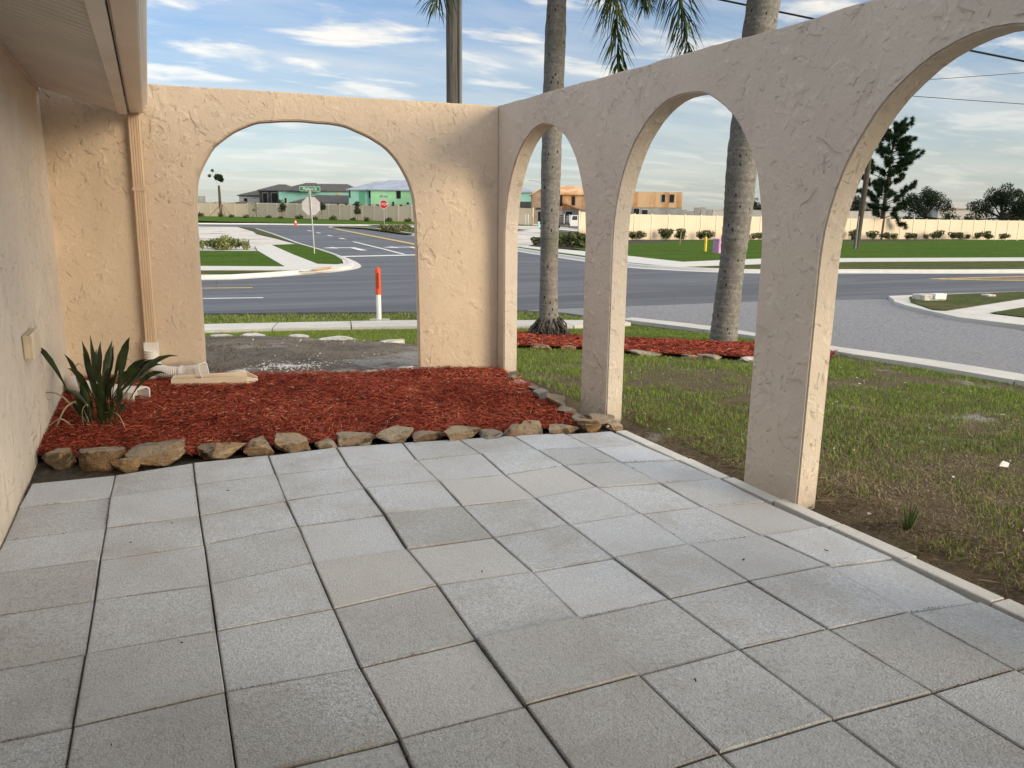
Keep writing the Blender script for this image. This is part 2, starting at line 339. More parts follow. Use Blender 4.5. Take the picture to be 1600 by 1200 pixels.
c = k.mix(k.mr(f, .3, .72), (.135, .13, .118), (.27, .26, .236)); c = k.mix(k.mr(ring, .42, .60, 0, .4), c, (.15, .143, .13)); c = k.mix(k.mr(k.noise(2.2, 4), .52, .64, 0, .45), c, (.10, .115, .075))
c = k.mix(k.math('MULTIPLY', slit, .9), c, (.02, .018, .016)); k.col(c); k.bump(k.math('ADD', k.math('ADD', k.math('MULTIPLY', f, .4), ring), k.math('MULTIPLY', slit, -.8)), .022); M['palm_bark'] = k.m
M['root'] = simple('palm_roots', (.085, .075, .065), .6, 25, .95, .02, 60)
def rockm(name, a1, a2, b1, b2):
    k = NT(name, .92, .15); P = k.pos(); r = k.rnd(); f = k.noise(28, 6, .75); n = k.noise(6, 5, .65, .8); lay = k.noise(1, 5, .65, .5, k.mapped(P, (5, 5, 26))); bl = k.noise(3.3, 4, .65, .6)
    c = k.mix(k.mr(n, .42, .60), k.mix(k.mr(r, .2, .8), a1, a2), k.mix(r, b1, b2))
    c = k.mix(k.mr(bl, .50, .58, 0, .8), c, (.055, .045, .036)); c = k.mix(k.mr(lay, .55, .66, 0, .6), c, tuple(min(.6, x*1.5) for x in a2)); c = k.mix(k.mr(f, .50, .70, 0, .65), c, (.06, .045, .034)); nz = k.n('ShaderNodeNewGeometry').outputs['Normal']; up = k.xyz(nz)[2]; c = k.mix(k.mr(k.math('ADD', up, k.math('MULTIPLY', n, .6)), .75, 1.2, 0, .45), c, (.46, .41, .33))  # faces turned upward are paled, the lit tops put into the colour
    k.col(c); k.bump(k.math('ADD', k.math('ADD', f, lay), k.math('MULTIPLY', n, 1.2)), .03); return k.m
M['stone'] = rockm('sandstone', (.31, .20, .11), (.38, .30, .21), (.16, .09, .045), (.46, .38, .28))
M['pale_stone'] = simple('pale_limestone', (.52, .49, .45), .25, 9, .9, .01, 40); M['white_flake'] = simple('white_shell', (.72, .71, .68), .15, 20, .9)
M['orange_stone'] = rockm('ochre_stone', (.31, .175, .075), (.36, .25, .14), (.15, .08, .035), (.40, .30, .19)); M['grey_stone'] = rockm('grey_stone', (.20, .19, .175), (.25, .24, .225), (.10, .095, .085), (.30, .29, .27))
M['beige'] = simple('beige_enamel', (.60, .455, .32), .06, 2, .45); M['beige_trim'] = simple('tan_trim', (.58, .52, .45), .06, 2, .5)
M['gutter'] = simple('tan_gutter', (.56, .51, .45), .06, 2, .32, spec=.5); M['soffit'] = simple('soffit_vinyl', (.72, .67, .60), .05, 2, .55)
M['gap_shade'] = simple('gap_shade', (.03, .028, .025), .1, 2, .9)  # near-black tone, painted shade for the inside of the eave
M['white_pvc'] = simple('white_pvc', (.74, .71, .68), .06, 6, .4); M['cream_plastic'] = simple('cream_plastic', (.66, .56, .42), .05, 5, .5); M['box_plastic'] = simple('tan_box', (.50, .42, .30), .08, 8, .55)
M['roof'] = simple('grey_shingle', (.085, .083, .082), .2, 1.5, .9); M['roof2'] = simple('blue_underlay', (.30, .34, .42), .1, .6, .8)
M['teal'] = simple('teal_sheathing', (.26, .52, .46), .12, .35, .8); M['green'] = simple('green_sheathing', (.30, .60, .36), .12, .35, .8); M['green_net'] = simple('green_net', (.10, .33, .20), .1, 1, .8)
M['block'] = simple('grey_block', (.33, .325, .31), .18, .8, .9); M['dark_wall'] = simple('dark_siding', (.05, .052, .058), .1, 1, .8); M['pale_wall'] = simple('pale_render', (.55, .53, .50), .06, 1, .9)
k = NT('osb', .9, .15); f = k.noise(1.4, 4, .6); g = k.noise(1, 3, .5, 0, k.mapped(k.pos(), (.85, .85, .25))); k.col(k.mix(k.mr(g, .42, .58), k.mix(k.mr(f, .3, .7), (.47, .24, .105), (.60, .35, .18)), (.66, .45, .27))); M['osb'] = k.m
M['osb_dull'] = simple('weathered_osb', (.36, .26, .18), .2, 1.2, .9); M['void'] = simple('dark_opening', (.012, .012, .014), .2, 1, .6)
M['glass'] = simple('window_glass', (.03, .035, .04), .2, 1, .15, spec=.6)
M['vinyl'] = simple('beige_vinyl', (.66, .555, .415), .04, .5, .5); M['vinyl_post'] = simple('beige_vinyl_post', (.70, .60, .46), .04, .5, .5); M['vinyl_shadow'] = simple('vinyl_channel_shade', (.40, .35, .28), .05, 1, .7)  # unused channel tone, the vinyl with shade put into its colour
M['line_white'] = simple('road_paint_white', (.66, .66, .65), .15, 6, .8); M['line_yellow'] = simple('road_paint_yellow', (.52, .37, .15), .15, 6, .8); M['tactile'] = simple('orange_tactile', (.62, .29, .075), .1, 4, .8)
M['alu'] = simple('sign_back', (.52, .49, .49), .06, 3, .5, metal=.2); M['galv'] = simple('galvanised_post', (.42, .43, .44), .1, 5, .5, metal=.3); M['sign_green'] = simple('sign_green', (.012, .18, .095), .08, 4, .5); M['sign_red'] = simple('sign_red', (.46, .02, .025), .06, 4, .5); M['white'] = simple('white_paint', (.76, .76, .75), .04, 4, .5); M['black'] = simple('black_ink', (.02, .02, .02), .1, 5, .6)
M['orange'] = simple('orange_plastic', (.70, .095, .022), .06, 6, .45); M['pink'] = simple('lilac_plastic', (.52, .27, .48), .08, 4, .5); M['yellow'] = simple('yellow_plastic', (.70, .54, .03), .06, 5, .5)
k = NT('grey_pole_wood', .92, .15); f = k.noise(1, 5, .65, .3, k.mapped(k.pos(), (22, 22, 1.2))); k.col(k.mix(k.mr(f, .3, .7), (.075, .072, .066), (.17, .162, .148))); k.bump(f, .01); M['pole'] = k.m
M['conduit'] = simple('grey_conduit', (.21, .215, .22), .1, 3, .55); M['bark'] = simple('brown_bark', (.085, .068, .052), .35, 14, .95, .03, 20); M['wood'] = simple('stake_wood', (.30, .22, .15), .2, 6, .9); M['wire'] = simple('black_cable', (.015, .015, .017), .1, 3, .6)
M['truck_white'] = simple('white_truck_paint', (.70, .71, .73), .03, 1, .35, spec=.5); M['truck_dark'] = simple('black_truck_bed', (.025, .025, .03), .1, 1, .5); M['tyre'] = simple('tyre_rubber', (.018, .018, .018), .1, 5, .9)
M['soil'] = simple('dark_soil', (.055, .045, .036), .4, 20, .95, .02, 50); M['lichen'] = simple('litter_white', (.70, .69, .66), .1, 30, .7)

# ------------------------------------------------------------------ the ground sheet
BURNT = [(-4, 9.9), (.2, 9.6), (1.2, 9.0), (1.9, 8.3), (2.9, 7.0), (3.75, 5.9), (3.95, 4.6), (3.86, 2.9), (2.9, 2.86), (.6, 3.28), (-4, 4.1)]
rings = np.concatenate([np.arange(0, 16, .22), np.arange(16, 46, .6), np.arange(46, 190, 3), np.geomspace(190, 3500, 16)])
NA = 240; a = np.linspace(0, 2*np.pi, NA, endpoint=False)
gx = .384+np.outer(rings, np.sin(a)); gy = -5.268+np.outer(rings, np.cos(a)); gz = terr(gx, gy)
rr = rings[:, None]+0*gx
inner = smst(3.9, 3.74, gx)*smst(3.3, 2.9, gy)*smst(-7, -6, gx)*smst(-13, -12, gy)
gz = gz-.03+(fbm(gx, gy, 1.7, 3)-.5)*.045*smst(2, 5, rr)*smst(18, 12, rr)*(1-inner)-.05*inner
gz -= smst(14, 18, rr)*.02+smst(30, 45, rr)*.05
V = np.stack([gx, gy, gz], -1).reshape(-1, 3); F = []
idx = np.arange(len(rings)*NA).reshape(len(rings), NA)
F = np.stack([idx[:-1], np.roll(idx, -1, 1)[:-1], np.roll(idx, -1, 1)[1:], idx[1:]], -1).reshape(-1, 4)[:, ::-1]
tag(np_mesh('ground', V, F, M['ground'], smooth=True), kind='structure')
def ground_z(x, y):
    x = np.asarray(x, float); y = np.asarray(y, float); r_ = np.hypot(x-.384, y+5.268)
    inn = smst(3.9, 3.74, x)*smst(3.3, 2.9, y)
    return terr(x, y)-.03+(fbm(x, y, 1.7, 3)-.5)*.045*smst(2, 5, r_)*smst(18, 12, r_)*(1-inn)-.05*inn-smst(14, 18, r_)*.02-smst(30, 45, r_)*.05

def drape(name, poly, mat, dz=0., cell=1.5, thick=0., kind='structure', parent=None, zf=None):
    """a sheet cut to the outline, bent over the terrain; thick > 0 gives it sides"""
    bm = bmesh.new(); f = bm.faces.new([bm.verts.new((*p, 0)) for p in poly])
    if f.normal.z < 0 or bm.faces[:][0].calc_area() == 0: pass
    bmesh.ops.recalc_face_normals(bm, faces=bm.faces[:]); bm.normal_update()
    if bm.faces[:][0].normal.z < 0: bmesh.ops.reverse_faces(bm, faces=bm.faces[:])
    bmesh.ops.triangulate(bm, faces=bm.faces[:])
    xs = [p[0] for p in poly]; ys = [p[1] for p in poly]
    for ax, lo, hi in ((0, min(xs), max(xs)), (1, min(ys), max(ys))):
        for q in np.arange(math.ceil(lo/cell)*cell, hi, cell):
            co = (q, 0, 0) if ax == 0 else (0, q, 0); no = (1, 0, 0) if ax == 0 else (0, 1, 0)
            bmesh.ops.bisect_plane(bm, geom=bm.verts[:]+bm.edges[:]+bm.faces[:], plane_co=co, plane_no=no, dist=1e-5)
    if thick:
        edges = [e for e in bm.edges if e.is_boundary]
        r = bmesh.ops.extrude_edge_only(bm, edges=edges); low = {v for v in r['geom'] if isinstance(v, bmesh.types.BMVert)}
    else: low = set()
    for v in bm.verts:
        h = (zf or tz)(v.co.x, v.co.y); v.co.z = h+dz-(thick if v in low else 0)
    bmesh.ops.recalc_face_normals(bm, faces=bm.faces[:])
    me = bpy.data.meshes.new(name); bm.to_mesh(me); bm.free()
    o = link_mesh(name, me, mat, parent)
    if parent is None and kind: o['kind'] = kind
    return o
def sweep(name, path, prof, mat, dz=0., n=5, kind='structure', parent=None):
    """profile (offset to the left of travel, height) carried along a path on the terrain"""
    P = spline(path, n) if n > 1 else [Vector((*p, 0)) for p in path]; v = []; f = []; m = len(prof)
    for i, p in enumerate(P):
        t = P[min(i+1, len(P)-1)]-P[max(i-1, 0)]; t.normalize(); nrm = Vector((-t.y, t.x, 0)); h = tz(p.x, p.y)+dz
        for o_, z in prof: q = p+nrm*o_; v.append((q.x, q.y, h+z))
    for i in range(len(P)-1):
        for k in range(m-1): f.append((i*m+k, (i+1)*m+k, (i+1)*m+k+1, i*m+k+1))
    me = bpy.data.meshes.new(name); me.from_pydata(v, [], f)
    bm = bmesh.new(); bm.from_mesh(me); bmesh.ops.recalc_face_normals(bm, faces=bm.faces[:]); bm.to_mesh(me); bm.free(); me.update()
    o = link_mesh(name, me, mat, parent)
    if parent is None and kind: o['kind'] = kind
    return o

# ------------------------------------------------------------------ roads
near_edge = [(-60, 26), (-20, 19.2), (-6, 15.8), (1.08, 14.03), (5.75, 12.83), (8.43, 12.25), (11.75, 12.13), (15.76, 11.98), (18.78, 11.54), (20.6, 11.24), (23.4, 11.2), (27.21, 11.0), (40, 8.6), (80, -2)]
far_left = [(-60, 37), (-20, 29), (-6, 25.6), (1.41, 24.03), (3.49, 24.4), (5.27, 25.6), (6.86, 26.9), (8.16, 28.6), (8.75, 31.2), (9.0, 35.1), (9.06, 40.8), (9.0, 48.5), (9.3, 63), (9.34, 76)]
side_far = [(9.34, 76), (8.0, 83.5), (3.7, 86), (-25, 90), (-25, 98), (4.0, 94.6), (11, 94.5), (16.6, 92.7), (25.7, 90.8), (60, 86), (60, 79), (30, 82), (20.7, 78)]
far_right = [(20.7, 63), (20.5, 44.1), (20.1, 37), (19.95, 29.4), (20.0, 25.6), (21.13, 23.3), (22.6, 21.6), (24.5, 20.4), (27.4, 19.4), (34.23, 16.6), (46, 13), (80, 4)]
drape('asphalt_road', near_edge[::-1]+far_left+side_far+far_right, M['asphalt'], .004, 3, thick=.2)
drape('chip_seal_street', [(9.5, -40), (9.62, .4), (9.66, 1.7), (9.55, 3.0), (10.35, 5.8), (10.47, 7.2), (9.9, 9.3), (9.3, 11.4), (8.43, 12.4), (11.75, 12.3), (15.76, 12.15), (18.78, 11.7), (20.3, 11.4), (19.55, 10.5), (19.1, 10.1), (18.4, 9.2), (17.9, 8.1), (17.5, 6.9), (17.3, 5.4), (16.6, 0), (16.2, -40)], M['chip'], -.004, 1.5, thick=.2)
CURB = ((0, .0), (.32, .02), (.38, .14), (.56, .15), (.57, -.05)); CURBR = tuple((-a_, b_) for a_, b_ in CURB)
sweep('far_left_kerb', far_left, CURB, M['concrete'], .008)
sweep('far_right_kerb', far_right, CURB, M['concrete'], .008)
sweep('cross_street_kerb', [(-25, 98), (4.0, 94.6), (11, 94.5), (16.6, 92.7), (25.7, 90.8), (60, 86)], CURB, M['concrete'], .01)
sweep('side_street_kerb', [(17.4, 84.2), (20.7, 78), (20.7, 63)], CURB, M['concrete'], .01)
# painted markings
def stripe(name, pts, w, mat, dz=.010):
    L = []; Rr = []; P = [Vector((*p, 0)) for p in pts]
    for i, p in enumerate(P):
        t = (P[min(i+1, len(P)-1)]-P[max(i-1, 0)]).normalized(); q = Vector((-t.y, t.x, 0))*w/2; L.append((p+q)[:2]); Rr.append((p-q)[:2])
    return drape(name, L+Rr[::-1], mat, dz, 3)
stripe('yellow_lane_line', [(-30, 26.5), (1.3, 20.75), (2.86, 20.48)], .26, M['line_yellow']); stripe('white_lane_line', [(-30, 23.0), (1.18, 17.5), (2.81, 17.2)], .20, M['line_white'])
stripe('yellow_centre_line', [(17.3, 79), (16.85, 63), (16.42, 48.3), (16.2, 38)], .55, M['line_yellow'], .03)
for x, y in ((13.57, 73.3), (13.47, 67.8), (13.32, 61.7), (13.22, 56.3)): stripe('lane_dash', [(x, y-1.0), (x+.03, y+1.0)], .30, M['line_white'], .03)
stripe('white_turn_lane_line', [(13.06, 51.6), (12.86, 43), (12.64, 36.9)], .24, M['line_white'], .022)
stripe('stop_bar', [(8.95, 35.85), (12.87, 36.3), (16.4, 36.7)], .75, M['line_white'], .024)
def arrow(cx, cy, s):
    P = [(-.95, .55), (-.2, 1.15), (-.2, .75), (.55, .75), (.55, -2.1), (.95, -2.1), (.95, 1.0), (.5, 1.12), (-.2, 1.12), (-.2, 1.0)]
    P = [(-1.15, .6), (-.35, 1.3), (-.35, .8), (.35, .8), (.35, -1.9), (.75, -1.9), (.75, 1.0), (.62, 1.12), (-.35, 1.12), (-.35, .1)]
    P = [(-1.1, .55), (-.4, 1.25), (-.4, .85), (.6, .85), (.6, -1.9), (.25, -1.9), (.25, .35), (-.4, .35), (-.4, -.15)]
    return drape('turn_arrow', [(cx+x*s, cy+y*s) for x, y in P], M['line_white'], .024, 3)
arrow(10.75, 43.2, 1.25); arrow(14.6, 43.2, 1.25)
stripe('yellow_median_line', [(28.5, 16.25), (33.1, 15.45), (46, 12.3), (80, 3)], .26, M['line_yellow'])
stripe('yellow_median_line', [(28.7, 16.05), (30.7, 14.55), (40, 10.9), (80, -.6)], .26, M['line_yellow'])
stripe('yellow_median_line', [(29.3, 15.85), (31.4, 14.9), (42, 11.8), (80, 1.4)], .22, M['line_yellow'])
drape('painted_median', [(29.5, 15.72), (32.5, 15.3), (32.8, 14.75), (31.4, 15.0)], simple('brown_median_paint', (.16, .085, .06), .2, 3, .9), .008, 3)

# ------------------------------------------------------------------ far corner: pavement, sod, sand
drape('far_sod_lawn', [(-40, 46), (-40, 37), (-6, 31.4), (1.6, 29.6), (4.98, 28.6), (5.12, 39.6), (2.0, 40.2)], M['sod'], .13, 3)
drape('far_pavement', [(-40, 37), (-40, 35.2), (-6, 29.3), (1.52, 27.5), (4.71, 26.7), (5.55, 26.4), (6.22, 27.5), (6.88, 28.05), (7.3, 29.1), (6.54, 29.6), (6.47, 36.3), (6.56, 45.6), (5.45, 44.4), (5.1, 39.8), (4.98, 28.5), (1.6, 29.5), (-6, 31.3)], M['concrete'], .145, 2, thick=.1)
drape('far_verge', [(-40, 35.3), (-40, 33.4), (-6, 26.9), (1.42, 25.05), (5.2, 26.45), (1.52, 27.55), (-6, 29.4)], M['verge'], .12, 2)
drape('corner_apron', [(5.0, 26.3), (5.3, 25.7), (6.86, 27.2), (7.95, 28.8), (8.35, 31.3), (8.5, 35.9), (8.15, 32.1), (7.7, 29.7), (7.25, 29.2), (6.8, 28.1), (6.2, 27.6), (5.5, 26.4)], M['concrete'], .135, 2)
drape('island_sod_lawn', [(6.56, 45.7), (8.5, 46.8), (8.46, 35.9), (8.12, 32.1), (7.66, 29.76), (7.3, 29.2), (6.54, 29.7), (6.47, 36.3)], M['sod'], .14, 2)
drape('tactile_pad', [(5.6, 26.5), (6.22, 27.5), (6.88, 28.0), (6.55, 26.85), (5.9, 26.0)], M['tactile'], .150, 2)
drape('sand_lot', [(-40, 92), (3.6, 85.2), (7.7, 83), (8.0, 70.2), (8.5, 60), (8.4, 47.2), (6.6, 46), (5.4, 44.3), (5.1, 40.1), (2.0, 40.6), (-40, 46.5)], M['sand'], .07, 3)
drape('sand_lot_grass_edge', [(7.7, 83), (8.9, 76), (8.85, 62), (8.5, 47.0), (8.42, 47), (8.1, 56), (7.6, 64), (8.0, 70)], M['verge'], .11, 3)
drape('planted_island', [(17.9, 84), (20.2, 77.8), (20.3, 63), (30, 66), (38, 74), (24, 83)], M['verge'], .14, 3)
# ------------------------------------------------------------------ right of the side street
drape('far_right_sod_lawn', [(24.6, 39.5), (23.5, 29.0), (23.6, 26.3), (29.1, 27.0), (34.5, 26.2), (45.6, 23.8), (80, 13), (118, 36), (90, 58), (72.7, 54), (61, 50), (54, 56), (48.9, 56), (36, 48)], M['sod'], .12, 4)
drape('far_right_pavement', [(22.4, 42), (21.5, 40.5), (21.4, 32.7), (20.9, 26.8), (21.4, 23.9), (26.4, 23.9), (31.8, 23.6), (42.2, 21.5), (80, 10.5), (80, 13), (45.6, 23.7), (34.5, 26.1), (29.1, 26.9), (23.7, 26.2), (23.6, 29), (23.9, 35.4)], M['concrete'], .14, 3, thick=.1)
drape('far_right_verge', [(21.75, 23.7), (23.8, 21.3), (27.6, 19.95), (35, 17.2), (46, 13.7), (80, 5), (80, 10.4), (42.2, 21.4), (32, 23.5), (26.4, 23.8)], M['verge'], .125, 3)
drape('entrance_verge', [(20.6, 44), (20.6, 30), (20.9, 27), (21.35, 32.6), (21.45, 40.4), (22.0, 44)], M['sod'], .13, 3)
drape('sand_entrance', [(21.5, 41.5), (22.6, 42.2), (27, 48), (31, 55), (44, 84), (72, 108), (60, 120), (30, 96), (21.5, 62)], M['sand'], .07, 4)
drape('fence_foot_bed', [(22.5, 41.9), (24.4, 39.3), (36, 47.9), (48.9, 55.9), (54, 55.9), (61, 49.9), (72.7, 53.9), (90, 58), (92, 63), (66, 68), (43, 60), (33, 55.5), (29, 51)], M['soil'], .10, 4)

# ------------------------------------------------------------------ the near pavement, slab by slab
def slabs(name, near, far, length, mat, thick=.1, dz=.03, gap=.012):
    root = tag(MB().build(name, mat), kind='structure')
    A = [Vector((*p, 0)) for p in near]; B = [Vector((*p, 0)) for p in far]
    def at(P, t):
        d_ = [(P[i+1]-P[i]).length for i in range(len(P)-1)]; L = sum(d_); s_ = t*L
        for i, q in enumerate(d_):
            if s_ <= q or i == len(d_)-1: return P[i].lerp(P[i+1], s_/q)
            s_ -= q
    n = max(1, round(sum((A[i+1]-A[i]).length for i in range(len(A)-1))/length)); g = gap/length/n/2*2
    for i in range(n):
        t0, t1 = i/n+g, (i+1)/n-g; m = 3
        P = [at(A, t0+(t1-t0)*k/m) for k in range(m+1)]+[at(B, t1-(t1-t0)*k/m) for k in range(m+1)]
        tilt = random.uniform(-.004, .004)
        drape('pavement_slab', [p[:2] for p in P], mat, dz+tilt, 5, thick=thick, parent=root)
    return root
slabs('near_pavement', [(-14, 14.4), (-4, 11.9), (.97, 10.53), (4.76, 9.52), (7.04, 9.03), (8.13, 8.74), (9.6, 8.9)], [(-13.6, 15.7), (-3.7, 13.2), (1.03, 11.75), (5.25, 10.9), (7.54, 10.1), (8.68, 9.74), (9.75, 9.62)], 1.55, M['old_concrete'])
slabs('street_kerb_strip', [(9.62, -30), (9.58, .37), (9.61, 1.67), (9.52, 3.04), (10.30, 5.77), (10.42, 7.23), (9.75, 9.66)][::-1], [(10.1, -30), (10.22, .6), (10.3, 2.2), (10.3, 3.8), (10.98, 6.5), (10.95, 7.9), (10.25, 9.85)][::-1], 2.4, M['old_concrete'], .12, .03)
drape('right_corner_pavement', [(19.55, 10.5), (20.3, 11.3), (23.4, 11.15), (27.2, 10.95), (45, 7.2), (45, 3), (21, 5.5), (17.55, 5.35), (17.45, 6.9), (17.95, 8.1), (18.5, 9.2), (19.1, 10.1)], M['old_concrete'], .085, 2, thick=.12)
drape('right_corner_verge', [(19.2, 9.65), (20.5, 10.75), (22.1, 10.9), (25.7, 10.8), (45, 7.0), (45, 5.6), (23.6, 9.33), (21.0, 8.64), (18.3, 7.9), (18.15, 8.15)], M['verge'], .11, 2)
drape('right_corner_lawn', [(18.85, 7.14), (21.07, 7.71), (45, 3.6), (45, -20), (18.6, -20), (18.9, 6.3)], M['verge'], .11, 3)
for i, (x, y, w_, l_) in enumerate(((20.3, 9.95, .72, .50), (23.1, 10.1, .30, .30))):
    t = thing('concrete_cover', ('broken pale concrete box lid tilted in the grass of the right street corner', 'small flat concrete lid in the verge right of the broken lid')[i], 'utility cover', (x, y, tz(x, y)+.1), rad(-12))
    MB().box(-w_/2, w_/2, -l_/2, l_/2, 0, .16-.1*i, bev=.02).build('lid', M['pale_stone'], t)
    if i == 0: MB().box(-.05, .33, -.3, -.1, .05, .2, bev=.01).build('broken_corner', M['white'], t)
# soil burnt black behind the back arch
drape('burnt_ground', BURNT, M['burnt'], .0, .3, zf=lambda x, y: float(ground_z(x, y))+.018+.035*float(fbm(x, y, 3.1, 9)))

# ------------------------------------------------------------------ patio pavers
PAV = [[(-0.46,-0.05),(-0.008,-0.054),(0.451,0.046),(0.931,0.055),(1.409,0.088),(1.885,0.039),(2.309,-0.014),(2.734,-0.062),(3.148,-0.134),(3.546,-0.183)],[(-0.466,-0.479),(-0.014,-0.483),(0.449,-0.436),(0.923,-0.405),(1.389,-0.409),(1.854,-0.415),(2.323,-0.428),(2.74,-0.48),(3.163,-0.557),(3.55,-0.617)],[(-0.459,-0.983),(-0.007,-0.987),(0.449,-0.97),(0.917,-0.903),(1.389,-0.857),(1.854,-0.892),(2.294,-0.922),(2.751,-0.866),(3.166,-0.936),(3.575,-1.024)],[(-0.459,-1.405),(-0.007,-1.409),(0.453,-1.389),(0.921,-1.321),(1.391,-1.324),(1.835,-1.356),(2.292,-1.384),(2.744,-1.334),(3.169,-1.403),(3.593,-1.454)],[(-0.452,-1.843),(-0.0,-1.847),(0.454,-1.87),(0.916,-1.812),(1.373,-1.818),(1.828,-1.841),(2.284,-1.832),(2.748,-1.828),(3.158,-1.855),(3.575,-1.911)],[(-0.45,-2.292),(0.002,-2.296),(0.455,-2.297),(0.915,-2.288),(1.389,-2.244),(1.844,-2.277),(2.283,-2.283),(2.734,-2.285),(3.183,-2.326),(3.592,-2.341)],[(-0.45,-2.745),(0.002,-2.749),(0.459,-2.73),(0.918,-2.762),(1.379,-2.739),(1.837,-2.741),(2.287,-2.741),(2.73,-2.738),(3.219,-2.748),(3.6,-2.795)],[(-0.449,-3.197),(0.003,-3.201),(0.46,-3.182),(0.939,-3.201),(1.377,-3.202),(1.833,-3.194),(2.291,-3.191),(2.736,-3.205),(3.182,-3.225),(3.565,-3.273)],[(-0.447,-3.649),(0.005,-3.653),(0.461,-3.634),(0.939,-3.653),(1.375,-3.654),(1.829,-3.646),(2.291,-3.657),(2.742,-3.677),(3.169,-3.692),(3.569,-3.725)],[(-0.446,-4.101),(0.006,-4.105),(0.462,-4.086),(0.939,-4.105),(1.373,-4.106),(1.825,-4.098),(2.289,-4.109),(2.741,-4.129),(3.172,-4.144),(3.572,-4.177)],[(-0.444,-4.553),(0.008,-4.557),(0.463,-4.538),(0.939,-4.557),(1.37,-4.558),(1.821,-4.55),(2.287,-4.561),(2.741,-4.581),(3.175,-4.596),(3.576,-4.629)],[(-0.442,-5.005),(0.01,-5.009),(0.464,-4.99),(0.939,-5.009),(1.368,-5.01),(1.817,-5.002),(2.285,-5.013),(2.741,-5.033),(3.178,-5.048),(3.579,-5.081)],[(-0.441,-5.457),(0.011,-5.461),(0.465,-5.442),(0.94,-5.461),(1.365,-5.462),(1.813,-5.454),(2.282,-5.465),(2.74,-5.485),(3.181,-5.5),(3.583,-5.533)],[(-0.439,-5.909),(0.013,-5.913),(0.466,-5.894),(0.94,-5.913),(1.363,-5.914),(1.809,-5.906),(2.28,-5.917),(2.74,-5.937),(3.184,-5.952),(3.586,-5.985)]]
patio = tag(drape('patio', [(-.47, -6.3), (3.66, -6.3), (3.66, -.10), (3.0, -.06), (1.4, .10), (-.47, .02)], M['soil'], -.045, 1, zf=lambda x, y: float(patio_z(x, y))), kind='structure')
def slab_mesh(q, z, tilt, th=.055, b=.0045):
    c = sum(q, Vector())/4; v = []; e = []
    def ring(ins, dz, ed):
        for p in q:
            d_ = (c-p); p2 = p+Vector((math.copysign(ins, d_.x), math.copysign(ins, d_.y), 0))
            v.append((p2.x, p2.y, float(patio_z(p2.x, p2.y))+z+tilt[0]*(p2.x-c.x)+tilt[1]*(p2.y-c.y)+dz)); e.append(ed)
    ring(0, -th, 1); ring(0, -b, 1); ring(b, 0, .9); ring(b*3.2, 0, 0)
    f = [(4*k+i, 4*k+(i+1) % 4, 4*k+4+(i+1) % 4, 4*k+4+i) for k in range(3) for i in range(4)]+[(12, 13, 14, 15), (3, 2, 1, 0)]
    return v, f, e
def paver(q, z=0, tilt=(0, 0), name='paver', age=0.):
    v, f, e = slab_mesh([Vector((*p, 0)) for p in q], z, tilt)
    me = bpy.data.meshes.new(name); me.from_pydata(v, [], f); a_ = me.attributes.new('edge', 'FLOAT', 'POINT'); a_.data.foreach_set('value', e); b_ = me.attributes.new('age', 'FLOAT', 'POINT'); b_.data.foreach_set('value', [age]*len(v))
    o = link_mesh(name, me, M['paver'], patio); return o
for j in range(len(PAV)-1):
    for i in range(9):
        P0, P1, P2, P3 = PAV[j][i], PAV[j][i+1], PAV[j+1][i+1], PAV[j+1][i]
        gl = .002+.003*random.random(); gr = .002+.003*random.random(); gt = .0022+.0025*random.random(); gb = .0022+.0025*random.random()
        if i in (3, 6): gr += .002
        if i == 7: gr += .006
        if i == 8: gl += .005
        q = [(P3[0]+gl, P3[1]+gb), (P2[0]-gr, P2[1]+gb), (P1[0]-gr, P1[1]-gt), (P0[0]+gl, P0[1]-gt)]
        z = random.gauss(0, .003); tl = (random.gauss(0, .0045), random.gauss(0, .0045))
        if (i, j) == (4, 6): z = .012
        if i == 8: z -= .008
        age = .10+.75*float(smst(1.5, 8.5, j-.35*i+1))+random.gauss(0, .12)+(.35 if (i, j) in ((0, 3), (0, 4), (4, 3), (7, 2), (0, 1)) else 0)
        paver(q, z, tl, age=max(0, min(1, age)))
# narrow cut strips along the lawn side
ys = [-.20, -.62, -1.03, -1.47, -1.93, -2.36, -2.83, -3.30, -3.78, -4.25, -4.7, -5.2, -5.7]
for j in range(len(ys)-1):
    w_ = random.uniform(.09, .115); x0 = 3.565+.004*j+random.uniform(0, .012)+(.03 if 2 < j < 6 else 0)
    q = [(x0+.006, ys[j+1]+.004), (x0+w_, ys[j+1]+.004), (x0+w_+random.uniform(-.012, .012), ys[j]-.004), (x0+.006, ys[j]-.004)]
    o = paver(q, random.uniform(-.010, .002), (0, random.gauss(0, .006)), 'edge_strip'); o.data.materials.clear(); o.data.materials.append(M['concrete'])

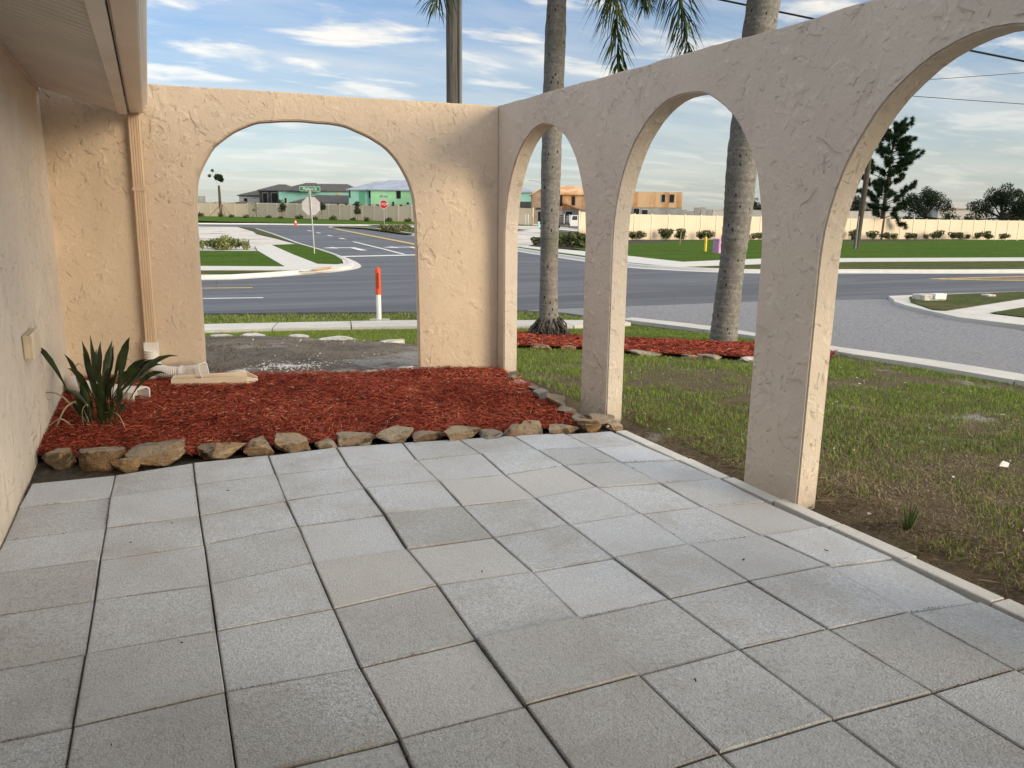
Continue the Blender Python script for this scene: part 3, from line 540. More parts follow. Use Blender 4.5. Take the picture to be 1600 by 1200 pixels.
# ------------------------------------------------------------------ arcade walls
def wall_from_outline(name, outline, frame, thick, mat, parent, holes_side=True):
    """outline in (s, z) on the inner face, pushed back by thick; frame(s, z, depth) -> world"""
    bm = bmesh.new(); n = len(outline)
    A = [bm.verts.new(frame(s_, z, 0)) for s_, z in outline]; B = [bm.verts.new(frame(s_, z, thick)) for s_, z in outline]
    f1 = bm.faces.new(A); f2 = bm.faces.new(B[::-1])
    side = [bm.faces.new((A[i], B[i], B[(i+1) % n], A[(i+1) % n])) for i in range(n)]
    bmesh.ops.recalc_face_normals(bm, faces=bm.faces[:])
    ed = [e for e in bm.edges if (f1 in e.link_faces) != (f2 in e.link_faces)]
    bmesh.ops.bevel(bm, geom=ed, offset=.010, segments=2, affect='EDGES', clamp_overlap=True)
    bmesh.ops.triangulate(bm, faces=[f for f in bm.faces if len(f.verts) > 4])
    for f in bm.faces: f.smooth = True
    me = bpy.data.meshes.new(name); bm.to_mesh(me); bm.free(); me.set_sharp_from_angle(angle=rad(24))
    return link_mesh(name, me, mat, parent)
def arch_pts(y0, y1, zs, top, n=30, p=2.1, skew=0):
    """from (y1, spring) over the crown to (y0, spring): superellipse"""
    c, a_ = (y0+y1)/2, (y1-y0)/2; out = []
    for k in range(n+1):
        t = math.pi*k/n; cx, sn = math.cos(t), math.sin(t)
        out.append((c+a_*math.copysign(abs(cx)**(2/p), cx)+skew*sn*sn, zs+(top-zs)*abs(sn)**(2/p)))
    return out
def wob(P, amt, seed): return [(x+amt*(float(vn(x*3, z*3, 2.3, seed))-.5)*2, z+amt*(float(vn(x*3+50, z*3, 2.3, seed+1))-.5)*2) for x, z in P]
arc = thing('arcade_wall', 'long stucco garden wall with a row of open arches along the lawn side of the patio', 'wall', (3.7, -1.2, 0))
out = [(2.56, -.15), (2.335, -.15)]
out += wob(arch_pts(.607, 2.345, 1.45, 2.478, 30, 2.0), .006, 1)
out += [(.607, -.15), (.155, -.15)]
out += wob(arch_pts(-1.56, .160, 1.42, 2.462, 30, 2.05), .006, 3)
out += [(-1.565, -.15), (-2.035, -.15)]
out += wob(arch_pts(-3.72, -2.035, 1.35, 2.437, 30, 2.0), .006, 5)
out += [(-3.72, -.15), (-4.25, -.15)]
out += wob(arch_pts(-5.9, -4.25, 1.35, 2.43, 24, 2.0), .006, 7)
out += [(-5.9, -.15), (-6.35, -.15)]
tops = [(y, 2.695+.016*(y+2.2)+(.006 if y < -1.9 else 0)+.012*(float(vn(y, 0, 3.0, 8))-.5)+.008*(float(vn(y, 0, 9.0, 18))-.5)) for y in np.arange(-6.35, 2.56, .09)]+[(2.56, 2.775)]
out += tops
wall_from_outline('arched_wall', out, lambda s_, z, d_: Vector((3.7+d_-3.7, s_+1.2, z)), .158, M['arcade_stucco_shaded'], arc)
a0 = np.array([.663, 3.063]); e0 = np.array([.98437, -.17602]); n0 = np.array([.17602, .98437])
bkw = thing('arch_wall', 'stucco garden wall with one wide flattened arch at the far end of the patio', 'wall', (*a0, 0))
prof = [(2.217, -.15), (2.205, .9), (2.195, 1.481), (2.189, 1.63), (2.163, 1.849), (2.106, 2.022), (2.005, 2.192), (1.875, 2.323), (1.734, 2.41), (1.55, 2.485), (1.41, 2.518), (1.215, 2.532), (.994, 2.536), (.748, 2.522), (.612, 2.493), (.42, 2.412), (.239, 2.265), (.114, 2.073), (.056, 1.909), (.037, 1.744), (.026, 1.55), (.02, 1.217), (.0, -.15)]
sp_ = [(p.x, p.y) for p in spline(prof, 4)]
out = [(3.23, -.15)]+wob(sp_, .004, 11)+[(-1.29, -.15)]
tb = [(s_, 2.818-.0155*(s_+.3)+.012*(float(vn(s_, 3, 3.0, 8))-.5)+.008*(float(vn(s_, 1, 9, 28))-.5)) for s_ in np.arange(-1.29, 3.23, .09)]+[(3.23, 2.77)]
out += tb
def bfr(s_, z, d_): q = e0*s_+n0*d_; return Vector((q[0], q[1], z))
# the right end stops at the arcade: butt it 3 mm inside that wall
wall_from_outline('arched_wall', [(3.085, -.15)]+wob(sp_, .004, 11)+[(-1.29, -.15)]+[q for q in tb if q[0] < 3.07]+[(3.085, 2.766)], bfr, .17, M['stucco'], bkw)

# ------------------------------------------------------------------ house on the left
hw = lambda y: -.485-.022*y
house = thing('house', 'beige stucco house wall with a deep vinyl eave along the left of the patio', 'house', (-.5, 0, 0))
OFF = (-.5, 0, 0)
v = []
m = MB(); ya, yb = -9., 3.28
for z0, z1 in ((-.15, 2.75),):
    m.add([(hw(ya), ya, z0), (hw(yb), yb, z0), (hw(yb), yb, z1), (hw(ya), ya, z1), (hw(ya)-.2, ya, z0), (hw(yb)-.2, yb, z0), (hw(yb)-.2, yb, z1), (hw(ya)-.2, ya, z1)],
          [(0, 1, 2, 3), (5, 4, 7, 6), (1, 5, 6, 2), (4, 0, 3, 7), (3, 2, 6, 7), (4, 5, 1, 0)])
m.build('wall', M['house_stucco'], house, OFF)
# sloping soffit: grooved panels side by side, each with three raised ribs
SX0, SZ0, SX1, SZ1 = -.56, 2.728, .085, 2.553
RE = Matrix.Translation((SX1, 3.05, 0)) @ Matrix.Rotation(.0143, 4, 'Z') @ Matrix.Translation((-SX1, -3.05, 0))   # the eave runs a hair off the patio grid
HM = Matrix.Translation((.5, 0, 0)) @ RE @ Matrix.Translation((-.5, 0, 0))
def eave(o): o.matrix_basis = HM @ o.matrix_basis; return o
pw = .102; ye = 3.06; npan = 100
me0 = None
for i in range(npan):
    y1 = ye-i*pw; y0 = y1-pw
    yend = lambda x, y: y
    P = []
    mm = MB(); xA, xB = SX0+.02, SX1
    sec = [(.0, .0), (.030, .0), (.032, -.007), (.042, -.007), (.044, .0), (pw-.016, .0), (pw-.014, -.010), (pw-.004, -.010), (pw-.002, .0), (pw, .0)]
    vv = [(xA, q, SZ0-.002+h) for q, h in sec]+[(xB, q, SZ1+h) for q, h in sec]; k = len(sec)
    if me0 is None:
        mm.add(vv, [(t, t+1, k+t+1, k+t) for t in range(k-1)]); o = mm.build('soffit_panel', M['soffit'], house, (0, 0, 0)); me0 = o.data
    else: o = link_mesh('soffit_panel', me0, None, house)
    o.location = (.5, y0, 0); eave(o)
MB().add([(SX0, -7.2, SZ0+.03), (SX1, -7.2, SZ1+.03), (SX1, 3.05, SZ1+.03), (SX0, 3.05, SZ0+.03)], [(0, 1, 2, 3)]).build('eave_shade_sheet', M['gap_shade'], house, OFF)  # dark sheet added above the panels as shade behind their joints
MB().add([(hw(y)+x, y, z) for y in (-7.2, 3.2) for x, z in ((-.05, 2.735), (-.05, 2.695), (.022, 2.695), (.022, 2.735))], [(0, 1, 5, 4), (1, 2, 6, 5), (2, 3, 7, 6), (3, 0, 4, 7), (4, 5, 6, 7), (3, 2, 1, 0)]).build('soffit_channel', M['beige_trim'], house, OFF)
eave(MB().box(SX1+.5+.002, SX1+.082+.5, -7.2, 3.075, SZ1-.028, SZ1+.012).build('soffit_trim', M['soffit'], house))
eave(MB().box(SX1+.088+.5, SX1+.10+.5, -7.2, 3.07, SZ1+.012, SZ1+.19).build('fascia', M['beige_trim'], house)); eave(MB().box(SX1+.002+.5, SX1+.088+.5, -7.2, 3.07, SZ1+.14, SZ1+.16).build('eave_blocking', M['gap_shade'], house)); eave(MB().box(SX1+.05+.5, SX1+.14+.5, 3.071, 3.085, SZ1-.02, SZ1+.16).build('eave_end', M['beige_trim'], house))
gp = [(.0, .13), (.0, .0), (.105, .0), (.118, .012), (.122, .055), (.150, .085), (.158, .105), (.158, .128), (.150, .131), (.145, .110), (.137, .09), (.112, .06), (.106, .014), (.006, .006), (.006, .13)]
m = MB(); n = len(gp); gx0, gz0 = SX1+.102+.5, SZ1-.012
vv = [(gx0+x, y, gz0+z) for y in (-7.2, 3.055) for x, z in gp]; m.add(vv, [(i, (i+1) % n, n+(i+1) % n, n+i) for i in range(n)], True)
cap = [(gx0+x, y, gz0+z) for y in (3.056, 3.062) for x, z in gp[:9]]; q = 9
m.add(cap, [tuple(range(q)), tuple(range(2*q-1, q-1, -1))]+[(i, (i+1) % q, q+(i+1) % q, q+i) for i in range(q)])
g = eave(m.build('gutter', M['gutter'], house)); g.data.set_sharp_from_angle(angle=rad(25))
m = MB(); rx = SX1+.5
m.add([(rx+.10, -7.2, 2.76), (rx+.10, 3.04, 2.76), (rx-4, 3.04, 4.05), (rx-4, -7.2, 4.05), (rx+.10, -7.2, 2.79), (rx+.10, 3.04, 2.79), (rx-4, 3.04, 4.08), (rx-4, -7.2, 4.08)], [(0, 1, 2, 3), (7, 6, 5, 4), (0, 4, 5, 1), (1, 5, 6, 2), (3, 2, 6, 7), (0, 3, 7, 4)])
eave(m.build('roof', M['roof'], house))
# unseen porch added behind the viewer, sized to shade patio and back wall
MB().box(.42, 8.0, -6.2, -3.5, 2.50, 2.54).build('shade_roof_ceiling', M['soffit'], house); MB().box(.40, 8.04, -6.24, -3.46, 2.545, 2.70).build('shade_roof_fascia', M['beige_trim'], house)
m = MB(); m.add([(-1.5, -3.40, 2.705), (8.1, -3.40, 2.705), (8.1, -6.3, 2.705), (-1.5, -6.3, 2.705), (-1.5, -4.85, 3.9), (8.1, -4.85, 3.9)], [(0, 1, 5, 4), (1, 2, 5), (2, 3, 4, 5), (3, 0, 4), (3, 2, 1, 0)]); m.build('porch_roof', M['roof'], house)  # roof prism out of view, raised and widened to block low sun
MB().box(7.86, 7.98, -3.66, -3.54, -.3, 2.498).build('shade_roof_post', M['white'], house)
MB().box(.03, 3.1, -6.2, -6.0, -.15, 2.495).build('shade_roof_wall', M['house_stucco'], house)
# small weathered cover box on the house wall
bx = thing('wall_box', 'small tan junction box with a hinged cover on the left house wall', 'junction box', (hw(.62)+.003, .62, .775), rad(1.26))
MB().box(0, .032, -.19, .19, -.075, .075, bev=.006).build('base', M['box_plastic'], bx)
MB().box(.034, .056, -.155, .20, -.082, .078, bev=.008).build('cover', M['cream_plastic'], bx)
MB().box(.020, .052, -.185, -.163, -.07, .07, bev=.004).build('hinge', M['box_plastic'], bx)
MB().tube([(.03, .05, -.08), (.034, .055, -.10), (.03, .08, -.105), (.02, .10, -.085)], .003, 5).build('wire_loop', M['wire'], bx)

# ------------------------------------------------------------------ downspout and splash block
def bk(s_, z, d_=0): q = a0+e0*s_+n0*d_; return (q[0], q[1], z)
dsp = thing('downspout', 'beige ribbed downspout with white corrugated elbow at the left of the wide arch', 'downspout', bk(-.46, 0, -.05))
DL = tuple(dsp.location)
def spout(s_, z0, z1, lean, nm):
    m = MB(); sec = []; wv, dp = .104, .066
    for k in range(5): x = -wv/2+wv*k/4; sec += [(x-.006 if k else x, 0), (x-.003 if k else x, .004)][0 if k == 0 else 0:1]
    front = []
    for k in range(4):
        x0 = -wv/2+.008+k*(wv-.016)/4; st = (wv-.016)/4
        front += [(x0, 0), (x0+st*.5, 0), (x0+st*.6, .005), (x0+st*.9, .005)]
    sec = [(-wv/2, .010)]+front+[(wv/2-.008, 0), (wv/2, .010), (wv/2, dp), (-wv/2, dp)]
    n = len(sec); vv = [bk(s_+lean*z+x, z, -.078+d_) for z in (z0, z1) for x, d_ in sec]
    m.add(vv, [(i, (i+1) % n, n+(i+1) % n, n+i) for i in range(n)]+[tuple(range(n)), tuple(range(2*n-1, n-1, -1))]); return m.build(nm, M['beige'], dsp, DL)
spout(-.475, 1.862, 2.545, .012, 'upper_pipe'); spout(-.473, .36, 1.858, .012, 'lower_pipe')
m = MB(); s_ = -.473+.012*1.86
vv = [bk(s_+x, z, d_) for z in (1.835, 1.868) for x, d_ in ((-.056, -.083), (.056, -.083), (.056, -.008), (-.056, -.008))]
m.add(vv, [(0, 1, 5, 4), (1, 2, 6, 5), (2, 3, 7, 6), (3, 0, 4, 7), (4, 5, 6, 7), (3, 2, 1, 0)]); m.build('strap', M['beige'], dsp, DL)
m = MB(); vv = [bk(-.470+x, z, d_) for z in (.275, .372) for x, d_ in ((-.062, -.092), (.062, -.092), (.062, -.010), (-.062, -.010))]
m.add(vv, [(0, 1, 5, 4), (1, 2, 6, 5), (2, 3, 7, 6), (3, 0, 4, 7), (4, 5, 6, 7), (3, 2, 1, 0)]); ad = m.build('pipe_adapter', M['white_pvc'], dsp, DL)
m = MB()
for k, zz in enumerate((.335, .352)): m.add([bk(-.47+x, z, -.0935) for z in (zz, zz+.006) for x in (-.036, .036-.02*k)], [(0, 1, 3, 2)])
m.build('printed_label', simple('blue_print', (.16, .20, .34), .1, 9, .7), ad, None)
def corr(pts, r, ring=.0165, amp=.005, n=14, sub=14):
    P = [p for p in spline([(p[0], p[1], p[2]) for p in pts], sub)]; L = [0]
    for i in range(1, len(P)): L.append(L[-1]+(P[i]-P[i-1]).length)
    N = int(L[-1]/ring*4); out = []; rs = []
    for k in range(N+1):
        t = L[-1]*k/N; i = max(j for j in range(len(L)) if L[j] <= t+1e-9); i = min(i, len(P)-2); f_ = (t-L[i])/max(1e-9, L[i+1]-L[i])
        out.append(P[i].lerp(P[i+1], f_)); rs.append(r+amp*math.sin(2*math.pi*t/ring))
    return MB().tube(out, rs, n)
corr([bk(-.470, .29, -.06), bk(-.470, .20, -.065), bk(-.450, .125, -.085), bk(-.385, .085, -.13), bk(-.29, .072, -.18), bk(-.17, .072, -.21)], .069, .019, .006).build('elbow_pipe', M['white_pvc'], dsp, DL)
MB().tube([bk(-.190, .072, -.206), bk(-.162, .072, -.212)], .082, 18).build('collar', M['white_pvc'], dsp, DL)
def flare(p0, p1, r0, w1, h1, nm, mat, par, off, up=Vector((0, 0, 1)), L2=.06):
    p0, p1 = Vector(p0), Vector(p1); t = (p1-p0).normalized(); sd_ = t.cross(up).normalized(); u2 = sd_.cross(t)
    v = []; n = 16
    def sq(a_, w_, h_):
        c_, s2 = math.cos(a_), math.sin(a_); q = max(abs(c_), abs(s2)); return c_/q*w_, s2/q*h_
    rows = []
    for tt, kk, sc in ((0, 0, 1), (.35, .0, 1.02), (.65, .6, 1), (1, 1, 1), (1.0, 1, 1.12), (1+L2, 1, 1.12), (1+L2, 1, .98), (.75, 1, .94)):
        row = []
        for i in range(n):
            a_ = 2*math.pi*(i+.5)/n; cx, cy = math.cos(a_)*r0, math.sin(a_)*r0; sx, sy = sq(a_, w1/2, h1/2)
            q = p0.lerp(p1, tt)+sd_*((cx*(1-kk)+sx*kk)*sc)+u2*((cy*(1-kk)+sy*kk)*sc); row.append(q)
        rows.append(row)
    f = [(r_*n+i, r_*n+(i+1) % n, (r_+1)*n+(i+1) % n, (r_+1)*n+i) for r_ in range(len(rows)-1) for i in range(n)]
    m = MB().add([q for r_ in rows for q in r_], f); m.add(rows[-1], [tuple(range(n))])
    o = m.build(nm, mat, par, off); return o
flare(bk(-.168, .072, -.211), bk(-.01, .105, -.26), .072, .17, .125, 'end_adapter', M['white_pvc'], dsp, DL, L2=.30)
# splash block
spl = thing('splash_block', 'long cream plastic splash block lying on the red mulch under the downspout outlet', 'splash block', (.745, 2.60, .012), rad(-6.5))
m = MB(); Ls, Wd, hh, th = .78, .26, .075, .012; pl = [(-Ls/2, -Wd/2*.86), (Ls/2-.10, -Wd/2), (Ls/2, -Wd/2+.06), (Ls/2, Wd/2-.06), (Ls/2-.10, Wd/2), (-Ls/2, Wd/2*.86)]
m.prism(pl, .0, .022); m.build('tray', M['cream_plastic'], spl)
for a_, b_ in ((0, 1), (1, 2), (3, 4), (4, 5), (5, 0)):
    p, q = Vector((*pl[a_], 0)), Vector((*pl[b_], 0)); t = (q-p).normalized(); nn = Vector((-t.y, t.x, 0))*th
    h0, h1 = (hh, hh) if {a_, b_} != {1, 2} and {a_, b_} != {3, 4} else ((hh, .03) if a_ == 1 else (.03, hh))
    P = [p, q, q+nn, p+nn]; H_ = [h0, h1, h1, h0]
    MB().add([(x.x, x.y, .0225) for x in P]+[(x.x, x.y, h) for x, h in zip(P, H_)], [(3, 2, 1, 0), (4, 5, 6, 7), (0, 1, 5, 4), (1, 2, 6, 5), (2, 3, 7, 6), (3, 0, 4, 7)]).build('rim', M['cream_plastic'], spl)
# second, white drain pipe behind the plant
wp = thing('drain_pipe', 'white corrugated drain pipe with square end lying behind the strap leaved plant', 'drain pipe', (-.2, 2.25, .06)); WL = tuple(wp.location)
corr([(-.47, 2.62, .10), (-.40, 2.42, .10), (-.28, 2.30, .09), (-.12, 2.18, .085)], .068, .019, .006).build('corrugated_pipe', M['white_pvc'], wp, WL)
flare((-.13, 2.19, .085), (.06, 2.03, .07), .070, .18, .13, 'end_adapter', M['white_pvc'], wp, WL, L2=.25)

# ------------------------------------------------------------------ mulch beds
BED = [(-.56, .50), (-.25, .34), (.2, .17), (1.2, .16), (2.2, .08), (3.0, -.02), (3.45, -.02), (3.52, .55), (3.60, 1.2), (3.67, 2.0), (3.70, 2.50), (3.0, 2.64), (.9, 3.01), (-.56, 3.27)]
def bed_z(x, y):
    return patio_z(x, y)+.016+.045*(fbm(x, y, 1.6, 21)-.5)+.012*smst(.1, .8, y)+.02*(fbm(x, y, 7, 5)-.5)
BED2 = [(4.6, 5.3), (5.11, 4.88), (5.96, 4.58), (6.4, 3.93), (6.89, 3.40), (7.66, 2.82), (8.6, 2.45), (9.25, 2.9), (9.3, 3.9), (9.1, 4.6), (8.23, 5.22), (7.5, 5.65), (6.92, 6.4), (6.1, 7.0), (5.2, 6.9), (4.6, 6.2)]
def bed2_z(x, y): return ground_z(x, y)+.05+.03*(fbm(x, y, 1.3, 31)-.4)
def scatter(P, n, rng):
    xs = [p[0] for p in P]; ys = [p[1] for p in P]; X = []; Y = []
    while sum(map(len, X)) < n:
        x = rng.uniform(min(xs), max(xs), n*2); y = rng.uniform(min(ys), max(ys), n*2); k = inpoly(x, y, P); X.append(x[k]); Y.append(y[k])
    return np.concatenate(X)[:n], np.concatenate(Y)[:n]
def shreds(name, P, zf, n, Lr, Wr, seed, flat=None):
    g = np.random.default_rng(seed); x, y = scatter(P, n, g); z = zf(x, y)
    L_ = g.uniform(*Lr, n)*g.choice([1, 1, .6, 1.6], n); w_ = g.uniform(*Wr, n); az = g.uniform(0, 2*np.pi, n); pit = g.normal(0, .22, n); lift = g.uniform(.0, .028, n)
    d_ = np.stack([np.cos(az)*np.cos(pit), np.sin(az)*np.cos(pit), np.sin(pit)], -1); s_ = np.stack([-np.sin(az), np.cos(az), g.normal(0, .45, n)], -1)*w_[:, None]/2
    c_ = np.stack([x, y, z+lift], -1); bend = np.stack([g.normal(0, .012, n), g.normal(0, .012, n), g.uniform(0, .010, n)], -1); th = np.stack([0*w_, 0*w_, -w_*.45], -1)
    a_, b_ = c_-d_*L_[:, None]/2, c_+d_*L_[:, None]/2; m_ = c_+bend
    V = np.stack([a_-s_*.5, a_+s_*.5, m_-s_, m_+s_, b_-s_*.5, b_+s_*.4, m_+th], 1).reshape(-1, 3)
    f0 = np.array([[0, 2, 3, 1], [2, 4, 5, 3], [0, 1, 6, 2], [4, 2, 6, 5]])
    F = (np.arange(n)[:, None, None]*7+f0[None]).reshape(-1, 4)
    t_ = np.clip(g.beta(2.0, 2.3, n)+(fbm(x, y, 2.0, 4)-.5)*.5, 0, 1); t_ = np.where(g.random(n) < .018, 1, np.minimum(t_, .95))
    return tag(np_mesh(name, V, F, M['mulch'], attr={'tint': np.repeat(t_, 7)}), kind='stuff')
drape('bare_soil', [(-.56, -.2), (2.2, -.12), (2.9, -.14), (3.25, -.19), (3.58, -.22), (3.64, .4), (-.56, .75)], M['soil'], -.034, .3, zf=lambda x, y: float(patio_z(x, y))+.02*float(fbm(x, y, 6, 3)))
drape('mulch_bed', BED, M['mulch_floor'], .0, .12, zf=lambda x, y: float(bed_z(x, y)))
drape('mulch_bed', BED2, M['mulch_floor'], .0, .25, zf=lambda x, y: float(bed2_z(x, y)))
shreds('mulch_shreds', BED, bed_z, 42000, (.028, .075), (.0025, .007), 5)
shreds('mulch_shreds', BED2, bed2_z, 15000, (.05, .11), (.006, .014), 6)

# ------------------------------------------------------------------ stones
def rock(name, loc, w_, dp, h, mat, label, group, seed, rz=0, cat='stone', sub=2, flat=1):
    g = random.Random(seed); bm = bmesh.new(); bmesh.ops.create_icosphere(bm, subdivisions=4 if w_ > .2 and cat == 'stone' else 3, radius=1)
    pl = [Vector((g.gauss(0, 1), g.gauss(0, 1), g.gauss(0, .9))).normalized() for _ in range(12)]+[Vector((0, 0, 1)), Vector((g.uniform(-.3, .3), -1, g.uniform(0, .4))).normalized()]
    lim = [g.uniform(.40, .78) for _ in pl]
    for v_ in bm.verts:
        p = v_.co.copy(); p.x = math.copysign(abs(p.x)**.72, p.x); p.y = math.copysign(abs(p.y)**.8, p.y); p.z = math.copysign(abs(p.z)**.7, p.z)
        for q, l_ in zip(pl, lim):
            d_ = p.dot(q)
            if d_ > l_: p -= q*(d_-l_)*.97
        k = 1+.10*(float(vn(p.x*2+seed, p.y*2+p.z, 2.2, seed % 50))-.5)+.08*(float(vn(p.x*5+seed, p.z*7+p.y*3, 2.0, seed % 31))-.5)+.05*(float(vn(p.x*9+seed, p.z*22+p.y*5, 2.0, seed % 23))-.5)
        v_.co = Vector((p.x*k*w_/2*1.30, p.y*k*dp/2*1.35, p.z*k*h*.80+h*.30))
    for f in bm.faces: f.smooth = True
    me = bpy.data.meshes.new(name); bm.to_mesh(me); bm.free(); me.set_sharp_from_angle(angle=rad(20))
    o = link_mesh(name, me, mat); o.location = loc; o.rotation_euler = (g.uniform(-.06, .06), g.uniform(-.06, .06), rz)
    return tag(o, label, cat, group)
FR = [(-.34, .30, .22, .13, 'orange_stone', 'yellowish half buried edging stone nearest the house wall'),
 (-.08, .17, .23, .15, 'stone', 'tall pale angular edging stone second from the house wall'),
 (.055, .07, .23, .10, 'orange_stone', 'low brownish edging stone set forward between two taller ones near the house wall'),
 (.27, .13, .345, .14, 'stone', 'widest edging stone with a pale cracked top on the left of the mulch bed'),
 (.61, .14, .32, .12, 'stone', 'long dull brown edging stone right of the widest one'),
 (.87, .15, .22, .12, 'stone', 'pinkish block shaped edging stone left of the humped one'),
 (1.12, .16, .30, .16, 'stone', 'big humped edging stone with a lump on top at the middle left of the bed'),
 (1.345, .15, .15, .065, 'stone', 'smallest low edging stone right beside the big humped one'),
 (1.54, .14, .34, .115, 'stone', 'long dark furrowed edging stone in the middle of the front row'),
 (1.83, .12, .28, .105, 'stone', 'pale banded edging stone right of the long dark one'),
 (2.10, .08, .26, .08, 'stone', 'low pale flat topped edging stone right of the banded one'),
 (2.34, .03, .27, .12, 'stone', 'dark rust stained block of edging stone right of the low flat one'),
 (2.57, -.01, .20, .06, 'grey_stone', 'thin flat edging stone between the rust stained block and the dark wedge'),
 (2.75, -.05, .20, .075, 'stone', 'small dark wedge of edging stone left of the pointed one'),
 (2.93, -.03, .24, .145, 'stone', 'tall pointed tan edging stone at the right of the front row'),
 (3.16, -.11, .24, .08, 'stone', 'low olive edging stone between the pointed one and the round orange one'),
 (3.36, -.12, .19, .13, 'orange_stone', 'round orange edging stone at the front right corner of the mulch bed'),
 (3.535, -.02, .20, .14, 'stone', 'leaning slab of edging stone against the foot of the middle arcade pillar'),
 (3.63, -.13, .12, .07, 'orange_stone', 'small bright orange edging stone touching the front of the arcade pillar foot')]
SD = [(3.44, .17, .22, .06, 'grey_stone', 'flat grey layered slab of stone behind the round orange stone'),
 (3.47, .44, .26, .08, 'grey_stone', 'greenish grey edging stone inside the left foot of the arcade pillar'),
 (3.56, .74, .36, .12, 'stone', 'long brown edging stone lying along the first arcade opening'),
 (3.50, .98, .22, .11, 'grey_stone', 'hunched grey edging stone in the middle of the first arcade opening'),
 (3.55, 1.26, .24, .11, 'grey_stone', 'dark grey edging stone with a hollow side in the first arcade opening'),
 (3.57, 1.62, .22, .07, 'pale_stone', 'pale flat edging stone near the far end of the first arcade opening'),
 (3.62, 1.90, .20, .11, 'orange_stone', 'yellow edging stone at the foot of the far arcade pier')]
for i, (x, y, w_, h, mt, lb) in enumerate(FR):
    rock('edging_stone', (x, y+.02, float(patio_z(x, y))-.005), w_, random.uniform(.15, .21), h, M[mt], lb, 'edging stones along the mulch bed', 100+i*7, random.uniform(-.15, .15))
for i, (x, y, w_, h, mt, lb) in enumerate(SD):
    rock('edging_stone', (x, y, float(patio_z(x, y))+.0), w_, random.uniform(.14, .2), h*1.05, M[mt], lb, 'edging stones along the mulch bed', 300+i*11, rad(80)+random.uniform(-.2, .2))
BK = [((.98, 2.98), .16, .07, 'pale_stone', 'pinkish flat stone just past the tip of the cream splash block'), ((1.16, 2.93), .10, .05, 'grey_stone', 'small grey stone beside the pinkish one under the wide arch'),
 ((1.55, 2.87), .42, .025, 'pale_stone', 'thin pale strip of stone under the left half of the wide arch'), ((2.0, 2.80), .26, .045, 'grey_stone', 'grey stone under the middle of the wide arch'),
 ((2.35, 2.73), .30, .04, 'pale_stone', 'pale flat stone under the right half of the wide arch'), ((2.70, 2.68), .16, .06, 'pale_stone', 'pinkish stone against the right foot of the wide arch'), ((.18, 2.98), .12, .06, 'pale_stone', 'small pinkish stone beneath the white elbow pipe')]
for i, (p, w_, h, mt, lb) in enumerate(BK): rock('border_stone', (*p, float(bed_z(*p))-.01), w_, .11, h, M[mt], lb, 'border stones under the wide arch', 500+i*5, rad(-10))
B2 = [(5.35, 4.78, .35, 'leftmost flat edging stone of the far mulch bed'), (5.75, 4.66, .30, 'flat edging stone left of the middle arcade pillar beside the far mulch bed'), (6.55, 3.74, .45, 'brown edging stone right of the middle pillar beside the far mulch bed'), (6.95, 3.36, .30, 'low edging stone in the middle of the far mulch bed edge'), (7.2, 3.16, .32, 'dull edging stone before the leaning palm on the far mulch bed edge'), (7.55, 2.86, .26, 'upright grey edging stone near the right palm'), (7.82, 2.72, .42, 'long pale edging stone at the right end of the far mulch bed')]
for i, (x, y, w_, lb) in enumerate(B2): rock('edging_stone', (x, y, float(ground_z(x, y))+.0), w_, .2, .09, M['pale_stone' if i > 4 else 'stone'], lb, 'edging stones of the far mulch bed', 700+i*3, rad(-38))
FL = [((1.18, 9.20), .40, 'leftmost white flagstone at the back of the burnt ground'), ((1.70, 8.70), .38, 'second white flagstone from the left behind the burnt ground'), ((2.38, 8.02), .34, 'brownish flagstone in the middle of the burnt ground edge'), ((2.85, 7.25), .52, 'long pinkish flagstone right of the middle of the burnt ground edge'), ((3.5, 6.35), .42, 'rightmost flagstone near the right foot of the wide arch'), ((.65, 9.45), .35, 'flagstone half hidden by the left foot of the wide arch')]
for i, (p, w_, lb) in enumerate(FL):
    gg = random.Random(40+i); nn_ = 8; pl2 = [(math.cos(6.283*(k+gg.uniform(-.25, .25))/nn_)*w_*.62*gg.uniform(.75, 1.1), math.sin(6.283*(k+gg.uniform(-.25, .25))/nn_)*.20*gg.uniform(.6, 1.25)) for k in range(nn_)]
    t_ = Matrix.Rotation(gg.uniform(-.10, .10), 4, 'X') @ Matrix.Rotation(gg.uniform(-.09, .09), 4, 'Y'); m = MB().prism(pl2, -.06, .006, t_); m.prism([(x*.92, y*.92) for x, y in pl2], .0062, .014, t_)
    o = m.build('flagstone', M['pale_stone']); o.location = (*p, float(ground_z(*p))+.035); o.rotation_euler = (0, 0, rad(-35+i*9)); tag(o, lb, 'flagstone', 'flagstones behind the burnt ground')
# white shell flakes spilled on the burnt soil
g = np.random.default_rng(8); m = MB()
for k in range(520):
    r_ = abs(g.normal(0, .22)); q = g.uniform(0, 6.283); x, y = 1.66+r_*1.15*math.cos(q), 3.98+r_*1.7*math.sin(q)
    if k > 490: x, y = g.uniform(.9, 3.6), g.uniform(3.5, 8)
    z = float(ground_z(x, y))+.03+.035*float(fbm(x, y, 3.1, 9)); s_ = g.uniform(.004, .012); Mx = Matrix.Translation((x, y, z)) @ Matrix.Rotation(g.uniform(0, 6.28), 4, 'Z') @ Matrix.Rotation(g.normal(0, .5), 4, 'X')
    m.box(-s_, s_, -s_*.7, s_*.7, -.003, .003, Mx)
tag(m.build('shell_flakes', M['white_flake']), kind='stuff')

